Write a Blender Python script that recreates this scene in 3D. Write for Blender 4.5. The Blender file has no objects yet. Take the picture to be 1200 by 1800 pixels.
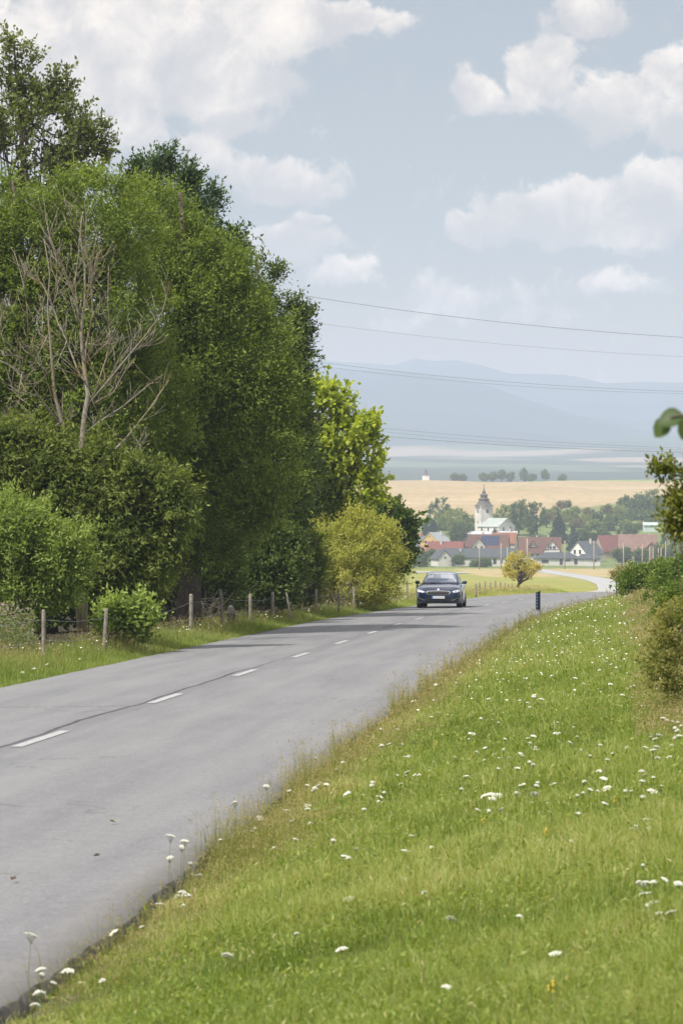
import bpy, bmesh, math, random
import numpy as np
from mathutils import Vector, Matrix
from mathutils.bvhtree import BVHTree

S = bpy.context.scene
C = S.collection
F = 5000.0            # focal length in photo pixels (100 mm on a 36 mm tall frame, 1800 px)

# ------------------------------------------------------------------ camera
cam = bpy.data.cameras.new('camera'); camo = bpy.data.objects.new('camera', cam); C.objects.link(camo)
cam.sensor_fit = 'VERTICAL'; cam.sensor_height = 36; cam.lens = 100
cam.clip_start = 0.1; cam.clip_end = 60000
camo.rotation_euler = (math.radians(90), 0, 0)
cam.dof.use_dof = True; cam.dof.focus_distance = 112; cam.dof.aperture_fstop = 9
S.camera = camo
S.view_settings.view_transform = 'Standard'; S.view_settings.look = 'None'
S.view_settings.gamma = 1; S.view_settings.exposure = 0.56
S.render.engine = 'CYCLES'
S.cycles.use_denoising = True
S.cycles.volume_bounces = 1
S.cycles.max_bounces = 7
S.cycles.diffuse_bounces = 3

# ------------------------------------------------------------------ sun + sky
SUN_EL, SUN_FROM = math.radians(53), (-0.74, -0.67)     # the side the light comes from
fx, fy = SUN_FROM; n_ = math.hypot(fx, fy); fx /= n_; fy /= n_
sun = bpy.data.lights.new('sun', 'SUN'); sun.energy = 3.9; sun.angle = math.radians(0.9); sun.color = (1, .95, .87)
so = bpy.data.objects.new('sun', sun); C.objects.link(so)
sd = Vector((fx*math.cos(SUN_EL), fy*math.cos(SUN_EL), math.sin(SUN_EL)))
so.rotation_euler = sd.to_track_quat('Z', 'Y').to_euler()

W = bpy.data.worlds.new('World'); S.world = W; W.use_nodes = True
NT = W.node_tree; NT.nodes.clear()
def N(nt, typ, **kw):
    n = nt.nodes.new(typ)
    for k, v in kw.items(): setattr(n, k, v)
    return n
def M(nt, op, a, b=None, c=None, clamp=False):
    n = nt.nodes.new('ShaderNodeMath'); n.operation = op; n.use_clamp = clamp
    for i, v in enumerate((a, b, c)):
        if v is None: continue
        if isinstance(v, (int, float)): n.inputs[i].default_value = v
        else: nt.links.new(v, n.inputs[i])
    return n.outputs[0]
def MIX(nt, f, a, b, blend='MIX'):
    n = nt.nodes.new('ShaderNodeMix'); n.data_type = 'RGBA'; n.blend_type = blend
    for s, v in ((n.inputs[0], f), (n.inputs[6], a), (n.inputs[7], b)):
        if isinstance(v, (int, float)): s.default_value = v
        elif isinstance(v, (tuple, list)): s.default_value = (*v[:3], 1)
        else: nt.links.new(v, s)
    return n.outputs[2]
def NOISE(nt, vec, scale, detail=4, rough=.55, dist=0):
    n = nt.nodes.new('ShaderNodeTexNoise'); n.inputs['Scale'].default_value = scale
    n.inputs['Detail'].default_value = detail; n.inputs['Roughness'].default_value = rough
    n.inputs['Distortion'].default_value = dist
    if vec is not None: nt.links.new(vec, n.inputs['Vector'])
    return n.outputs['Fac']
def SMOOTH(nt, v, lo, hi, to0=0., to1=1.):
    n = nt.nodes.new('ShaderNodeMapRange'); n.interpolation_type = 'SMOOTHSTEP'
    nt.links.new(v, n.inputs[0])
    for i, x in zip((1, 2, 3, 4), (lo, hi, to0, to1)): n.inputs[i].default_value = x
    return n.outputs[0]

sky = N(NT, 'ShaderNodeTexSky', sky_type='NISHITA', sun_disc=False)
sky.sun_elevation = SUN_EL; sky.sun_rotation = math.atan2(fx, fy)
sky.air_density = 1.0; sky.dust_density = 2.0; sky.ozone_density = 1.0
tc = N(NT, 'ShaderNodeTexCoord'); gen = tc.outputs['Generated']
sep = N(NT, 'ShaderNodeSeparateXYZ'); NT.links.new(gen, sep.inputs[0])
# warp the direction a little so the cloud edges billow
warp = N(NT, 'ShaderNodeTexNoise'); warp.inputs['Scale'].default_value = 42; warp.inputs['Detail'].default_value = 5
warp.inputs['Roughness'].default_value = .58
NT.links.new(gen, warp.inputs['Vector'])
wv = N(NT, 'ShaderNodeVectorMath', operation='MULTIPLY_ADD')
NT.links.new(warp.outputs['Color'], wv.inputs[0]); wv.inputs[1].default_value = (.022, 0, .022); wv.inputs[2].default_value = (-.011, 0, -.011)
wd = N(NT, 'ShaderNodeVectorMath', operation='ADD'); NT.links.new(gen, wd.inputs[0]); NT.links.new(wv.outputs[0], wd.inputs[1])
CL = [(180,55,270,120,1),(430,50,200,95,1),(590,45,110,52,.9),(670,42,55,28,.7),(330,140,240,90,.95),(90,170,230,140,1),(240,235,60,55,1),
      (405,205,85,45,.9),(350,272,62,45,1),(505,318,105,48,.85),(545,385,55,22,.75),(500,425,115,42,.85),(420,300,90,40,.7),(620,478,95,32,.75),
      (1035,30,85,42,.95),(845,165,52,48,.9),(952,128,72,78,1),(1075,190,98,72,1.05),(1185,135,62,52,1),(1190,215,70,52,1),(905,190,90,40,.6),
      (815,402,55,36,.9),(905,385,95,55,.95),(1012,358,98,66,1.05),(1150,325,78,52,1.05),(1060,405,170,42,.95),(1190,370,90,50,.9),
      (800,530,170,48,.55),(700,572,100,34,.5),(1100,500,170,38,.5),(940,560,190,30,.4),(-300,200,350,200,1),(1700,250,300,160,1),(600,-500,700,260,1),(-200,-900,500,300,1),(1600,-1000,600,350,1)]
dens = None; hs = None
for cx, cy, rx, ry, w in CL:
    dx, dz = (cx-600)/F, (900-cy)/F
    l = math.sqrt(1+dx*dx+dz*dz)
    a = N(NT, 'ShaderNodeVectorMath', operation='MULTIPLY_ADD')
    NT.links.new(wd.outputs[0], a.inputs[0])
    kx, kz = F/rx*l, F/ry*l
    a.inputs[1].default_value = (kx, 0, kz); a.inputs[2].default_value = (-dx/l*kx, 0, -dz/l*kz)
    ln = N(NT, 'ShaderNodeVectorMath', operation='LENGTH'); NT.links.new(a.outputs[0], ln.inputs[0])
    m = M(NT, 'MULTIPLY', M(NT, 'SUBTRACT', 1.25, ln.outputs['Value'], clamp=True), w)
    s2 = N(NT, 'ShaderNodeSeparateXYZ'); NT.links.new(a.outputs[0], s2.inputs[0])
    hh = M(NT, 'MULTIPLY', m, s2.outputs[2])
    dens = m if dens is None else M(NT, 'SMOOTH_MAX', dens, m, .25)
    hs = (m, hh) if hs is None else (M(NT, 'ADD', hs[0], m), M(NT, 'ADD', hs[1], hh))
fine = NOISE(NT, gen, 85, 9, .66, .5)
big = NOISE(NT, gen, 6, 3, .5)
d2 = M(NT, 'ADD', dens, M(NT, 'MULTIPLY_ADD', fine, 1.1, -.62))
mask = SMOOTH(NT, d2, .17, .50)
gencl = SMOOTH(NT, M(NT, 'ADD', NOISE(NT, gen, 5, 6, .6), M(NT, 'MULTIPLY', sep.outputs[2], .02)), .44, .58, 0, .9)
upper = SMOOTH(NT, sep.outputs[2], .28, .45)
mask = M(NT, 'MAXIMUM', mask, M(NT, 'MULTIPLY', gencl, upper))
height = M(NT, 'DIVIDE', hs[1], M(NT, 'MAXIMUM', hs[0], .02))
shade = M(NT, 'ADD', M(NT, 'MULTIPLY', height, .55), M(NT, 'MULTIPLY_ADD', NOISE(NT, gen, 46, 5, .6, .3), 3.0, -1.05))
shade = SMOOTH(NT, shade, -.1, 1.3)
cloudc = MIX(NT, shade, (6.5, 6.0, 5.8), (11.4, 10.2, 8.9))
mask = M(NT, 'MULTIPLY', mask, M(NT, 'MULTIPLY_ADD', shade, .3, .7))
skyc = MIX(NT, 1.0, sky.outputs[0], (1.03, .96, .86), 'MULTIPLY')
veil = MIX(NT, .25, skyc, (5.2, 5.4, 5.8))
veil = MIX(NT, SMOOTH(NT, sep.outputs[2], .015, .10, .85, 0), veil, (6.9, 5.1, 3.7))
cloudc = MIX(NT, M(NT, 'MULTIPLY', upper, .55), cloudc, (26, 25, 24))
full = MIX(NT, mask, veil, cloudc)
bg = N(NT, 'ShaderNodeBackground'); NT.links.new(full, bg.inputs[0]); bg.inputs[1].default_value = 0.072
wo = N(NT, 'ShaderNodeOutputWorld'); NT.links.new(bg.outputs[0], wo.inputs[0])

# ------------------------------------------------------------------ helpers
rs = np.random.RandomState(7); random.seed(7)
def tag(o, label=None, cat=None, group=None, kind=None):
    if label: o['label'] = label
    if cat: o['category'] = cat
    if group: o['group'] = group
    if kind: o['kind'] = kind
    return o
def empty(name, loc=(0, 0, 0), rz=0, label=None, cat=None, group=None):
    o = bpy.data.objects.new(name, None); C.objects.link(o); o.empty_display_size = .2
    o.location = loc; o.rotation_euler = (0, 0, rz)
    return tag(o, label, cat, group)
def mk(name, v, f, mat=None, parent=None, smooth=False, tint=None, col=None, uv=None, colname='col'):
    me = bpy.data.meshes.new(name)
    if isinstance(f, np.ndarray) and f.ndim == 2:
        v = np.asarray(v, np.float32); k = f.shape[1]; nf = len(f)
        me.vertices.add(len(v)); me.vertices.foreach_set('co', v.ravel())
        me.loops.add(nf*k); me.loops.foreach_set('vertex_index', f.astype(np.int32).ravel())
        me.polygons.add(nf); me.polygons.foreach_set('loop_start', np.arange(0, nf*k, k, dtype=np.int32))
        me.polygons.foreach_set('loop_total', np.full(nf, k, np.int32))
        me.update(calc_edges=True)
    else:
        me.from_pydata([tuple(map(float, p)) for p in v], [], [tuple(map(int, q)) for q in f]); me.update()
    if tint is not None:
        a = me.attributes.new('tint', 'FLOAT', 'POINT'); a.data.foreach_set('value', np.asarray(tint, np.float32))
    if col is not None:
        a = me.attributes.new(colname, 'FLOAT_COLOR', 'POINT')
        cc = np.ones((len(v), 4), np.float32); cc[:, :3] = col; a.data.foreach_set('color', cc.ravel())
    if uv is not None:
        a = me.attributes.new('ru', 'FLOAT_VECTOR', 'POINT'); a.data.foreach_set('vector', np.asarray(uv, np.float32).ravel())
    if smooth: me.polygons.foreach_set('use_smooth', np.ones(len(me.polygons), bool))
    if mat: me.materials.append(mat)
    o = bpy.data.objects.new(name, me); C.objects.link(o)
    if parent: o.parent = parent
    return o
class MB:
    def __init__(s): s.v = []; s.f = []
    def add(s, v, f):
        b = len(s.v); s.v += [tuple(p) for p in v]; s.f += [tuple(i+b for i in q) for q in f]; return s
    def box(s, c, d, rz=0, taper=1):
        x, y, z = d[0]/2, d[1]/2, d[2]/2; cs, sn = math.cos(rz), math.sin(rz); P = []
        for k, t in ((-1, 1), (1, taper)):
            for a, b in ((-1, -1), (1, -1), (1, 1), (-1, 1)):
                X, Y = a*x*t, b*y*t; P.append((c[0]+X*cs-Y*sn, c[1]+X*sn+Y*cs, c[2]+k*z))
        return s.add(P, [(0, 3, 2, 1), (4, 5, 6, 7), (0, 1, 5, 4), (1, 2, 6, 5), (2, 3, 7, 6), (3, 0, 4, 7)])
    def tube(s, pts, rad, n=6, cap=True):
        pts = [Vector(p) for p in pts]; b = len(s.v)
        if not hasattr(rad, '__len__'): rad = [rad]*len(pts)
        for i, p in enumerate(pts):
            t = (pts[min(i+1, len(pts)-1)]-pts[max(i-1, 0)]).normalized()
            u = t.cross(Vector((.3, .9, .1)) if abs(t.y) < .9 else Vector((1, 0, 0))).normalized(); w = t.cross(u)
            for k in range(n):
                a = 2*math.pi*k/n; q = p+(u*math.cos(a)+w*math.sin(a))*rad[i]; s.v.append(tuple(q))
        for i in range(len(pts)-1):
            for k in range(n):
                k2 = (k+1) % n; s.f.append((b+i*n+k, b+i*n+k2, b+(i+1)*n+k2, b+(i+1)*n+k))
        if cap: s.f.append(tuple(b+k for k in range(n))[::-1]); s.f.append(tuple(b+(len(pts)-1)*n+k for k in range(n)))
        return s
    def lathe(s, prof, c=(0, 0, 0), n=16, axis='z'):
        b = len(s.v)
        for r, h in prof:
            for k in range(n):
                a = 2*math.pi*(k+.5)/n
                p = (r*math.cos(a), r*math.sin(a), h) if axis == 'z' else (h, r*math.cos(a), r*math.sin(a))
                s.v.append((p[0]+c[0], p[1]+c[1], p[2]+c[2]))
        for i in range(len(prof)-1):
            for k in range(n):
                k2 = (k+1) % n; s.f.append((b+i*n+k, b+i*n+k2, b+(i+1)*n+k2, b+(i+1)*n+k))
        s.f.append(tuple(b+k for k in range(n))[::-1]); s.f.append(tuple(b+(len(prof)-1)*n+k for k in range(n)))
        return s
    def build(s, name, mat, parent=None, smooth=False):
        return mk(name, s.v, s.f, mat, parent, smooth)

MATS = {}
def mat(name, col, rough=.7, var=.0, vscale=3, metal=0, spec=.5, bump=0, bscale=20, col2=None):
    if name in MATS: return MATS[name]
    m = bpy.data.materials.new(name); m.use_nodes = True; nt = m.node_tree; p = nt.nodes['Principled BSDF']
    p.inputs['Roughness'].default_value = rough; p.inputs['Metallic'].default_value = metal
    p.inputs['Specular IOR Level'].default_value = spec
    g = N(nt, 'ShaderNodeTexCoord').outputs['Object']
    c2 = col2 or tuple(min(1, x*(1-var)) for x in col)
    nz = NOISE(nt, g, vscale, 5, .6); r = SMOOTH(nt, nz, .3, .7)
    nt.links.new(MIX(nt, r, col, c2), p.inputs['Base Color'])
    if bump:
        b = N(nt, 'ShaderNodeBump'); b.inputs['Strength'].default_value = bump; b.inputs['Distance'].default_value = .02
        nt.links.new(NOISE(nt, g, bscale, 6, .65), b.inputs['Height']); nt.links.new(b.outputs[0], p.inputs['Normal'])
    MATS[name] = m; return m
def leafmat(name, cols, trans=.35, rough=.55, spec=.22):
    """leaf material: colour of each leaf from its own tint value"""
    m = bpy.data.materials.new(name); m.use_nodes = True; nt = m.node_tree; p = nt.nodes['Principled BSDF']
    at = N(nt, 'ShaderNodeAttribute', attribute_name='tint')
    r = N(nt, 'ShaderNodeValToRGB'); e = r.color_ramp.elements
    while len(e) < len(cols): e.new(.5)
    for i, c in enumerate(cols): e[i].position = i/(len(cols)-1); e[i].color = (*c, 1)
    nt.links.new(at.outputs['Fac'], r.inputs[0])
    nt.links.new(r.outputs[0], p.inputs['Base Color'])
    p.inputs['Roughness'].default_value = rough; p.inputs['Specular IOR Level'].default_value = spec
    t = N(nt, 'ShaderNodeBsdfTranslucent'); nt.links.new(MIX(nt, 1., r.outputs[0], (1.5, 1.45, .55), 'MULTIPLY'), t.inputs[0])
    mx = N(nt, 'ShaderNodeMixShader'); mx.inputs[0].default_value = trans
    nt.links.new(p.outputs[0], mx.inputs[1]); nt.links.new(t.outputs[0], mx.inputs[2])
    nt.links.new(mx.outputs[0], nt.nodes['Material Output'].inputs[0])
    return m

def vnoise(x, y, sc=1., seed=0):
    x = np.asarray(x, float)*sc; y = np.asarray(y, float)*sc
    v = 0; r = np.random.RandomState(seed+11)
    for k in range(6):
        a = r.uniform(0, 6.28); f = .6+.45*k; v = v+np.sin((x*math.cos(a)+y*math.sin(a))*f*2.1+r.uniform(0, 6.28)+1.3*np.sin((x*math.sin(a)-y*math.cos(a))*f*.9))/(1+.35*k)
    return v/2.6

# ------------------------------------------------------------------ terrain profile and road line
kn = [(150, 1049.7), (165, 1046), (180, 1043.6), (200, 1042), (225, 1041), (250, 1040), (300, 1037.5), (400, 1032), (500, 1026.5), (625, 1020),
      (700, 1014), (800, 1008), (900, 1001), (950, 995), (1000, 985), (1050, 967), (1085, 953), (1130, 938), (1250, 908), (1400, 884), (1600, 862), (1800, 848.5), (1930, 843.5)]
dk = [-100, 0, 50, 100, 140]; zk = [-2-.0166*d for d in dk]
for d, r in kn: dk.append(d); zk.append(-(r-900)*d/F)
for d, z in ((2100, 14), (2500, 0), (2900, 22), (3300, 46), (4200, 73), (5200, 108), (6000, 150), (7000, 200), (9500, 260)): dk.append(d); zk.append(z)
_dd = np.arange(-200, 9600, 2.0); _zz = np.interp(_dd, dk, zk)
def _smooth(dd, zz, lo, w):
    k = np.hanning(int(w/2)*2+3); k /= k.sum(); p = np.pad(zz, len(k)//2, mode='edge'); s = np.convolve(p, k, mode='valid')[:len(zz)]
    f = np.clip((dd-lo)/60, 0, 1); return zz*(1-f)+s*f
_zz = _smooth(_dd, _zz, 145, 24); _zz = _smooth(_dd, _zz, 2100, 150)
def base_z(d): return np.interp(d, _dd, _zz)
lk = [(-60,-14.5),(10,-8.3),(44,-5.3),(93.5,-.75),(117.6,2.5),(143,6.2),(160,8.8),(177,11.4),(200,15.2),(225,19.0),(300,27),(400,36),(500,44.7),(625,53.8),(700,56.3),(800,58),(900,58),(1000,50),(1300,0)]
_ld = np.arange(-60, 1300, 1.0); _lx = np.interp(_ld, *zip(*lk)); k_ = np.hanning(27); k_ /= k_.sum(); _lx = np.convolve(np.pad(_lx, 13, mode='reflect', reflect_type='odd'), k_, mode='valid')
wk = [(10, 6.55), (16.5, 6.62), (31, 6.5), (44, 6.6), (93, 6.8), (150, 7), (1300, 7)]
def left_x(d): return np.interp(d, _ld, _lx)
def right_x(d): return left_x(d)+np.interp(d, *zip(*wk))+.035*vnoise(d, 0*np.asarray(d), .55, 5)+.02*vnoise(d, 0*np.asarray(d), 2.7, 6)
def right_s(d): return left_x(d)+np.interp(d, *zip(*wk))
def ground_z(X, d):
    X = np.asarray(X, float); d = np.asarray(d, float)
    z = base_z(d)
    s = X-right_s(d); sl = left_x(d)-X
    road = (s < 0) & (sl < 0)
    fade = np.clip((330-d)/120, 0, 1)
    bank = np.interp(s, [0, .25, .9, 2, 4, 7, 14, 40], [-.075, -.065, .02, .22, .5, .8, 1.2, 1.2])*fade - .06*(1-fade)
    lb = np.interp(sl, [0, .4, 1.5, 4, 10, 30], [-.05, -.03, .03, -.1, -.3, -.3])*fade-.06*(1-fade)
    off = np.where(s >= 0, bank, np.where(sl >= 0, lb, -.14))
    amp = np.where(road, 0, np.clip(np.maximum(s, sl)/1.5, 0, 1))
    off = off+amp*(.035*vnoise(X, d, .9, 1)+.05*vnoise(X, d, .22, 2))
    far = np.clip((d-1000)/600, 0, 1)
    off = off+far*(2.0*vnoise(X/60., d/90., 1, 3))*np.clip((2600-d)/600, 0, 1)
    far2 = np.clip((d-2500)/500, 0, 1)
    off = off+far2*(9*vnoise(X/300., d/260., 1, 8))
    return z+off
def gz(X, d): return float(ground_z(X, d))
AT_D = 6*1.002**np.arange(2900)
def at(px, py):
    """the ground point seen at photo pixel (px, py)"""
    k = np.where(-(py-900)*AT_D/F <= ground_z((px-600)/F*AT_D, AT_D))[0]
    d = float(AT_D[k[0]]) if len(k) else 1900.
    X = (px-600)/F*d; return X, d, gz(X, d)
def P(px, py, d): return Vector(((px-600)/F*d, d, (900-py)/F*d))

# ------------------------------------------------------------------ ground sheet
ds = [-40., -20, 0, 5]
while ds[-1] < 9300: ds.append(ds[-1]+max(.35, ds[-1]*.0085))
ds = np.array(ds)
inner = np.concatenate([np.linspace(-9, -3.6, 14), np.linspace(-3.4, 3.15, 9), [3.25, 3.35, 3.5, 3.7, 4.0, 4.4], np.linspace(5, 9, 9)])
t = np.linspace(0.02, 1, 90)**1.8
cols_n = len(inner)+2*len(t)
GX = []
for d in ds:
    c = (float(left_x(d))+float(right_s(d)))/2 if d < 1300 else 3.
    w = float(right_s(d)-left_x(d))
    inn = inner.copy()*1.0; inn = np.where(np.abs(inn) < 4.5, inn*(w/2/3.3), inn)
    ext = 25+.55*max(d, 0)
    GX.append(np.concatenate([(c-9-t*ext)[::-1], c+inn, c+9+t*ext]))
GX = np.array(GX); GD = np.repeat(ds[:, None], cols_n, 1); GZ = ground_z(GX, GD)
nr = len(ds)
gv = np.stack([GX, GD, GZ], -1).reshape(-1, 3)
idx = np.arange(nr*cols_n).reshape(nr, cols_n)
gf = np.stack([idx[:-1, :-1], idx[:-1, 1:], idx[1:, 1:], idx[1:, :-1]], -1).reshape(-1, 4)
X, D = gv[:, 0], gv[:, 1]
s = X-right_s(D); sl = left_x(D)-X
def mixc(c, new, m): m = np.clip(m, 0, 1)[:, None]; return c*(1-m)+np.array(new)*m
col = np.tile(np.array((.075, .095, .03)), (len(X), 1))                       # verge soil and turf, darkened to paint in shade between the blades
col = mixc(col, (.12, .105, .05), (vnoise(X, D, .5, 4)-.1)*1.2)
col = mixc(col, (.13, .115, .085), (.3-np.abs(s-.1))*3*(s > 0))
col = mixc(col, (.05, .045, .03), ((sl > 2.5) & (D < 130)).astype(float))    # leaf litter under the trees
mead = ((sl > 0) & (D > 122)) | (D > 260)
col = mixc(col, (.27, .275, .075), mead.astype(float))
col = mixc(col, (.34, .30, .12), mead*(vnoise(X/6, D/30, 1, 9)*.6))
col = mixc(col, (.40, .32, .17), np.clip((D-700)/20, 0, 1)*(X > 36)*np.clip((1.1-np.abs(D-800)/160), 0, 1)*2)
col = mixc(col, (.16, .2, .07), np.clip((D-905)/20, 0, 1))
wheat = np.clip((D-1235-30*vnoise(X/40, D/60, 1, 12))/25, 0, 1)
wheat = np.where(X > 95, np.clip((D-1330-.9*np.clip(X-95, 0, 120)-20*vnoise(X/30, D/60, 1, 12))/20, 0, 1), wheat)
col = mixc(col, (.40, .305, .18), wheat)
col = mixc(col, (.475, .37, .23), wheat*np.clip(vnoise(X/160, D/22, 1, 21)*1.1, 0, 1))
col = mixc(col, (.40, .28, .15), wheat*np.clip(np.exp(-((D-1545-X*.12+20*vnoise(X/90, D*0, 1, 2))/14)**2)*.8, 0, 1))
col = mixc(col, (.32, .30, .15), wheat*np.clip(np.exp(-((D-1610+(X-120)*.5)/13)**2)*(X > 100), 0, 1))
col = mixc(col, (.24, .3, .1), np.clip((D-1860)/12, 0, 1)*(X > 125))
pl = np.clip((D-1990)/60, 0, 1)
col = mixc(col, (.065, .09, .075), pl)
wx = X+60*vnoise(X/160, D/260, 1, 61); wd_ = D+130*vnoise(X/140, D/300, 1, 62)
for x0_, d0_, rx_, rd_, cc_, ff_ in ((120, 5250, 420, 330, (.50, .40, .33), .8), (-60, 4600, 260, 120, (.46, .38, .3), .7), (560, 4450, 230, 150, (.52, .40, .33), .8), (330, 3950, 190, 110, (.46, .37, .3), .7), (-40, 3950, 150, 130, (.46, .38, .28), .7),
                                       (640, 5400, 260, 180, (.46, .40, .33), .6), (430, 3450, 110, 60, (.50, .36, .30), .8), (700, 3700, 160, 110, (.5, .38, .3), .7), (250, 4750, 160, 70, (.4, .36, .26), .6)):
    q_ = np.sqrt(((wx-x0_)/rx_)**2+((wd_-d0_)/rd_)**2); col = mixc(col, cc_, ff_*.72*np.clip((1.05-q_)*4, 0, 1)*pl)
cell2 = vnoise(X/260, D/170, 1, 41)
col = mixc(col, (.14, .18, .13), pl*np.clip((cell2-.45)*4, 0, 1))
col = mixc(col, (.05, .09, .05), np.clip((D-5300)/300, 0, 1))
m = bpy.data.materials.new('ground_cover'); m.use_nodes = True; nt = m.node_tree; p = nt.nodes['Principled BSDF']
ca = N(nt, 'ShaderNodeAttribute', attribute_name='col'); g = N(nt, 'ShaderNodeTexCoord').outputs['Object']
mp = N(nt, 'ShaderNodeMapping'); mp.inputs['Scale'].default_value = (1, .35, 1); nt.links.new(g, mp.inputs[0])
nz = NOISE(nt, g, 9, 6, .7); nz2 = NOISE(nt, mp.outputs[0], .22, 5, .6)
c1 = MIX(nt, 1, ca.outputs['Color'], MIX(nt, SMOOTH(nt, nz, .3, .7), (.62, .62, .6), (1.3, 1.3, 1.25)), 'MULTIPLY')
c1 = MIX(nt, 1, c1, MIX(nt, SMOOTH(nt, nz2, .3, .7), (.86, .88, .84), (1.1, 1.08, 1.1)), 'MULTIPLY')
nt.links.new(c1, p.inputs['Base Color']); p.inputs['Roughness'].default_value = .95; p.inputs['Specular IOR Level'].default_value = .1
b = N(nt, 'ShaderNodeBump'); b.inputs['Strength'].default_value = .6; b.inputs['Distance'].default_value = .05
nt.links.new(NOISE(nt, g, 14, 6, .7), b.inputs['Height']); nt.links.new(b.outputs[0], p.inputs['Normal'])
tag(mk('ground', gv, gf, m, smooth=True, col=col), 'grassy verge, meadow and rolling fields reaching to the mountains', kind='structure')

# ------------------------------------------------------------------ road
rd = [-40.]
while rd[-1] < 905: rd.append(rd[-1]+(.09 if 8 < rd[-1] < 22 else max(.3, rd[-1]*.006) if rd[-1] > 5 else 5))
rd = np.array(rd); nc = 25
L_, R_ = left_x(rd)+.03*vnoise(rd, rd*0, .8, 15), right_x(rd)+(.022*vnoise(rd, 0*rd, 4.3, 91)+.014*vnoise(rd, 0*rd, 11, 92))*(rd < 60)
tt = np.linspace(0, 1, nc)
RX = L_[:, None]*(1-tt)+R_[:, None]*tt; RD = np.repeat(rd[:, None], nc, 1)
crown = .05*(1-((tt-.5)*2)**2)
RZ = base_z(RD)+crown[None, :]*1.0+.004
skx = np.concatenate([RX[:, :1]-.03, RX, RX[:, -1:]+.02+.02*rs.rand(len(rd), 1)], 1)
skz = np.concatenate([RZ[:, :1]-.2, RZ, RZ[:, -1:]-.2], 1); RZ[:, -1] -= .02*rs.rand(len(rd)); RD2 = np.repeat(rd[:, None], nc+2, 1)
along = np.concatenate([[0], np.cumsum(np.hypot(np.diff(rd), np.diff((L_+R_)/2)))])
wid = (R_-L_); off = (skx-(L_[:, None]+3.22))
rv = np.stack([skx, RD2, skz], -1).reshape(-1, 3); ri = np.arange(len(rv)).reshape(len(rd), nc+2)
rf = np.stack([ri[:-1, :-1], ri[:-1, 1:], ri[1:, 1:], ri[1:, :-1]], -1).reshape(-1, 4)
ruv = np.stack([off, np.repeat(along[:, None], nc+2, 1), 0*off], -1).reshape(-1, 3)
m = bpy.data.materials.new('asphalt'); m.use_nodes = True; nt = m.node_tree; p = nt.nodes['Principled BSDF']
at_ = N(nt, 'ShaderNodeAttribute', attribute_name='ru'); uvv = at_.outputs['Vector']
sx = N(nt, 'ShaderNodeSeparateXYZ'); nt.links.new(uvv, sx.inputs[0]); U, V = sx.outputs[0], sx.outputs[1]
st = N(nt, 'ShaderNodeMapping'); st.inputs['Scale'].default_value = (1, .06, 1); nt.links.new(uvv, st.inputs[0])
st2 = N(nt, 'ShaderNodeMapping'); st2.inputs['Scale'].default_value = (.35, .22, 1); nt.links.new(uvv, st2.inputs[0])
agg = NOISE(nt, uvv, 90, 3, .8); mid = NOISE(nt, uvv, 6, 6, .65); strk = NOISE(nt, st.outputs[0], 2.2, 5, .6); blot = NOISE(nt, st2.outputs[0], 1.4, 5, .6)
c1 = MIX(nt, SMOOTH(nt, agg, .3, .7), (.156, .158, .168), (.228, .230, .240))
c1 = MIX(nt, 1, c1, MIX(nt, SMOOTH(nt, mid, .3, .7), (.93, .93, .93), (1.06, 1.06, 1.05)), 'MULTIPLY')
c1 = MIX(nt, 1, c1, MIX(nt, SMOOTH(nt, strk, .35, .65), (.90, .90, .905), (1.06, 1.06, 1.05)), 'MULTIPLY')
c1 = MIX(nt, 1, c1, MIX(nt, SMOOTH(nt, blot, .35, .68), (.96, .96, .965), (1.03, 1.03, 1.025)), 'MULTIPLY')
# tar seam left of the centre line, wandering
wob = M(nt, 'MULTIPLY_ADD', NOISE(nt, V, .25, 3, .5), .3, -.29); 
n1 = nt.nodes.new('ShaderNodeCombineXYZ'); nt.links.new(V, n1.inputs[1])
wn = NOISE(nt, n1.outputs[0], .22, 4, .55)
seam = M(nt, 'ABSOLUTE', M(nt, 'SUBTRACT', U, M(nt, 'MULTIPLY_ADD', wn, .34, -.33)))
sm = SMOOTH(nt, seam, .022, .045, .95, 0)
sm = M(nt, 'MULTIPLY', sm, SMOOTH(nt, V, 88, 100, 1, .25))
c1 = MIX(nt, sm, c1, (.045, .045, .055))
seamb = SMOOTH(nt, M(nt, 'ABSOLUTE', M(nt, 'SUBTRACT', U, .0)), .05, .22, .4, 0)
c1 = MIX(nt, seamb, c1, (.13, .13, .135))
# transverse crack near the camera-left part
def crack(v0, u0, u1, amp, width, seed):
    k = N(nt, 'ShaderNodeCombineXYZ'); nt.links.new(U, k.inputs[0]); k.inputs[2].default_value = seed
    w_ = NOISE(nt, k.outputs[0], 1.1, 5, .7)
    dv = M(nt, 'ABSOLUTE', M(nt, 'SUBTRACT', V, M(nt, 'MULTIPLY_ADD', w_, amp, v0)))
    q = SMOOTH(nt, dv, width*.5, width, 1, 0)
    q = M(nt, 'MULTIPLY', q, M(nt, 'MULTIPLY', SMOOTH(nt, U, u0, u0+.3, 0, 1), SMOOTH(nt, U, u1-.3, u1, 1, 0)))
    return q
for a in ((77.2, -3.2, .1, 1.6, .06, 1.), (100.5, .8, 3.5, 2., .06, 3.), (62., .2, 1.6, 1.5, .03, 5.), (135, -2.8, 3, 2.5, .08, 8.)):
    c1 = MIX(nt, M(nt, 'MULTIPLY', crack(*a), .8), c1, (.05, .05, .055))
for u0 in (-1.35, -2.75, 1.0, 2.45):                      # worn wheel tracks
    c1 = MIX(nt, SMOOTH(nt, M(nt, 'ABSOLUTE', M(nt, 'SUBTRACT', U, u0)), .05, .42, .16, 0), c1, (.28, .28, .275))
vo = N(nt, 'ShaderNodeTexVoronoi', feature='DISTANCE_TO_EDGE'); vo.inputs['Scale'].default_value = .55
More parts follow.
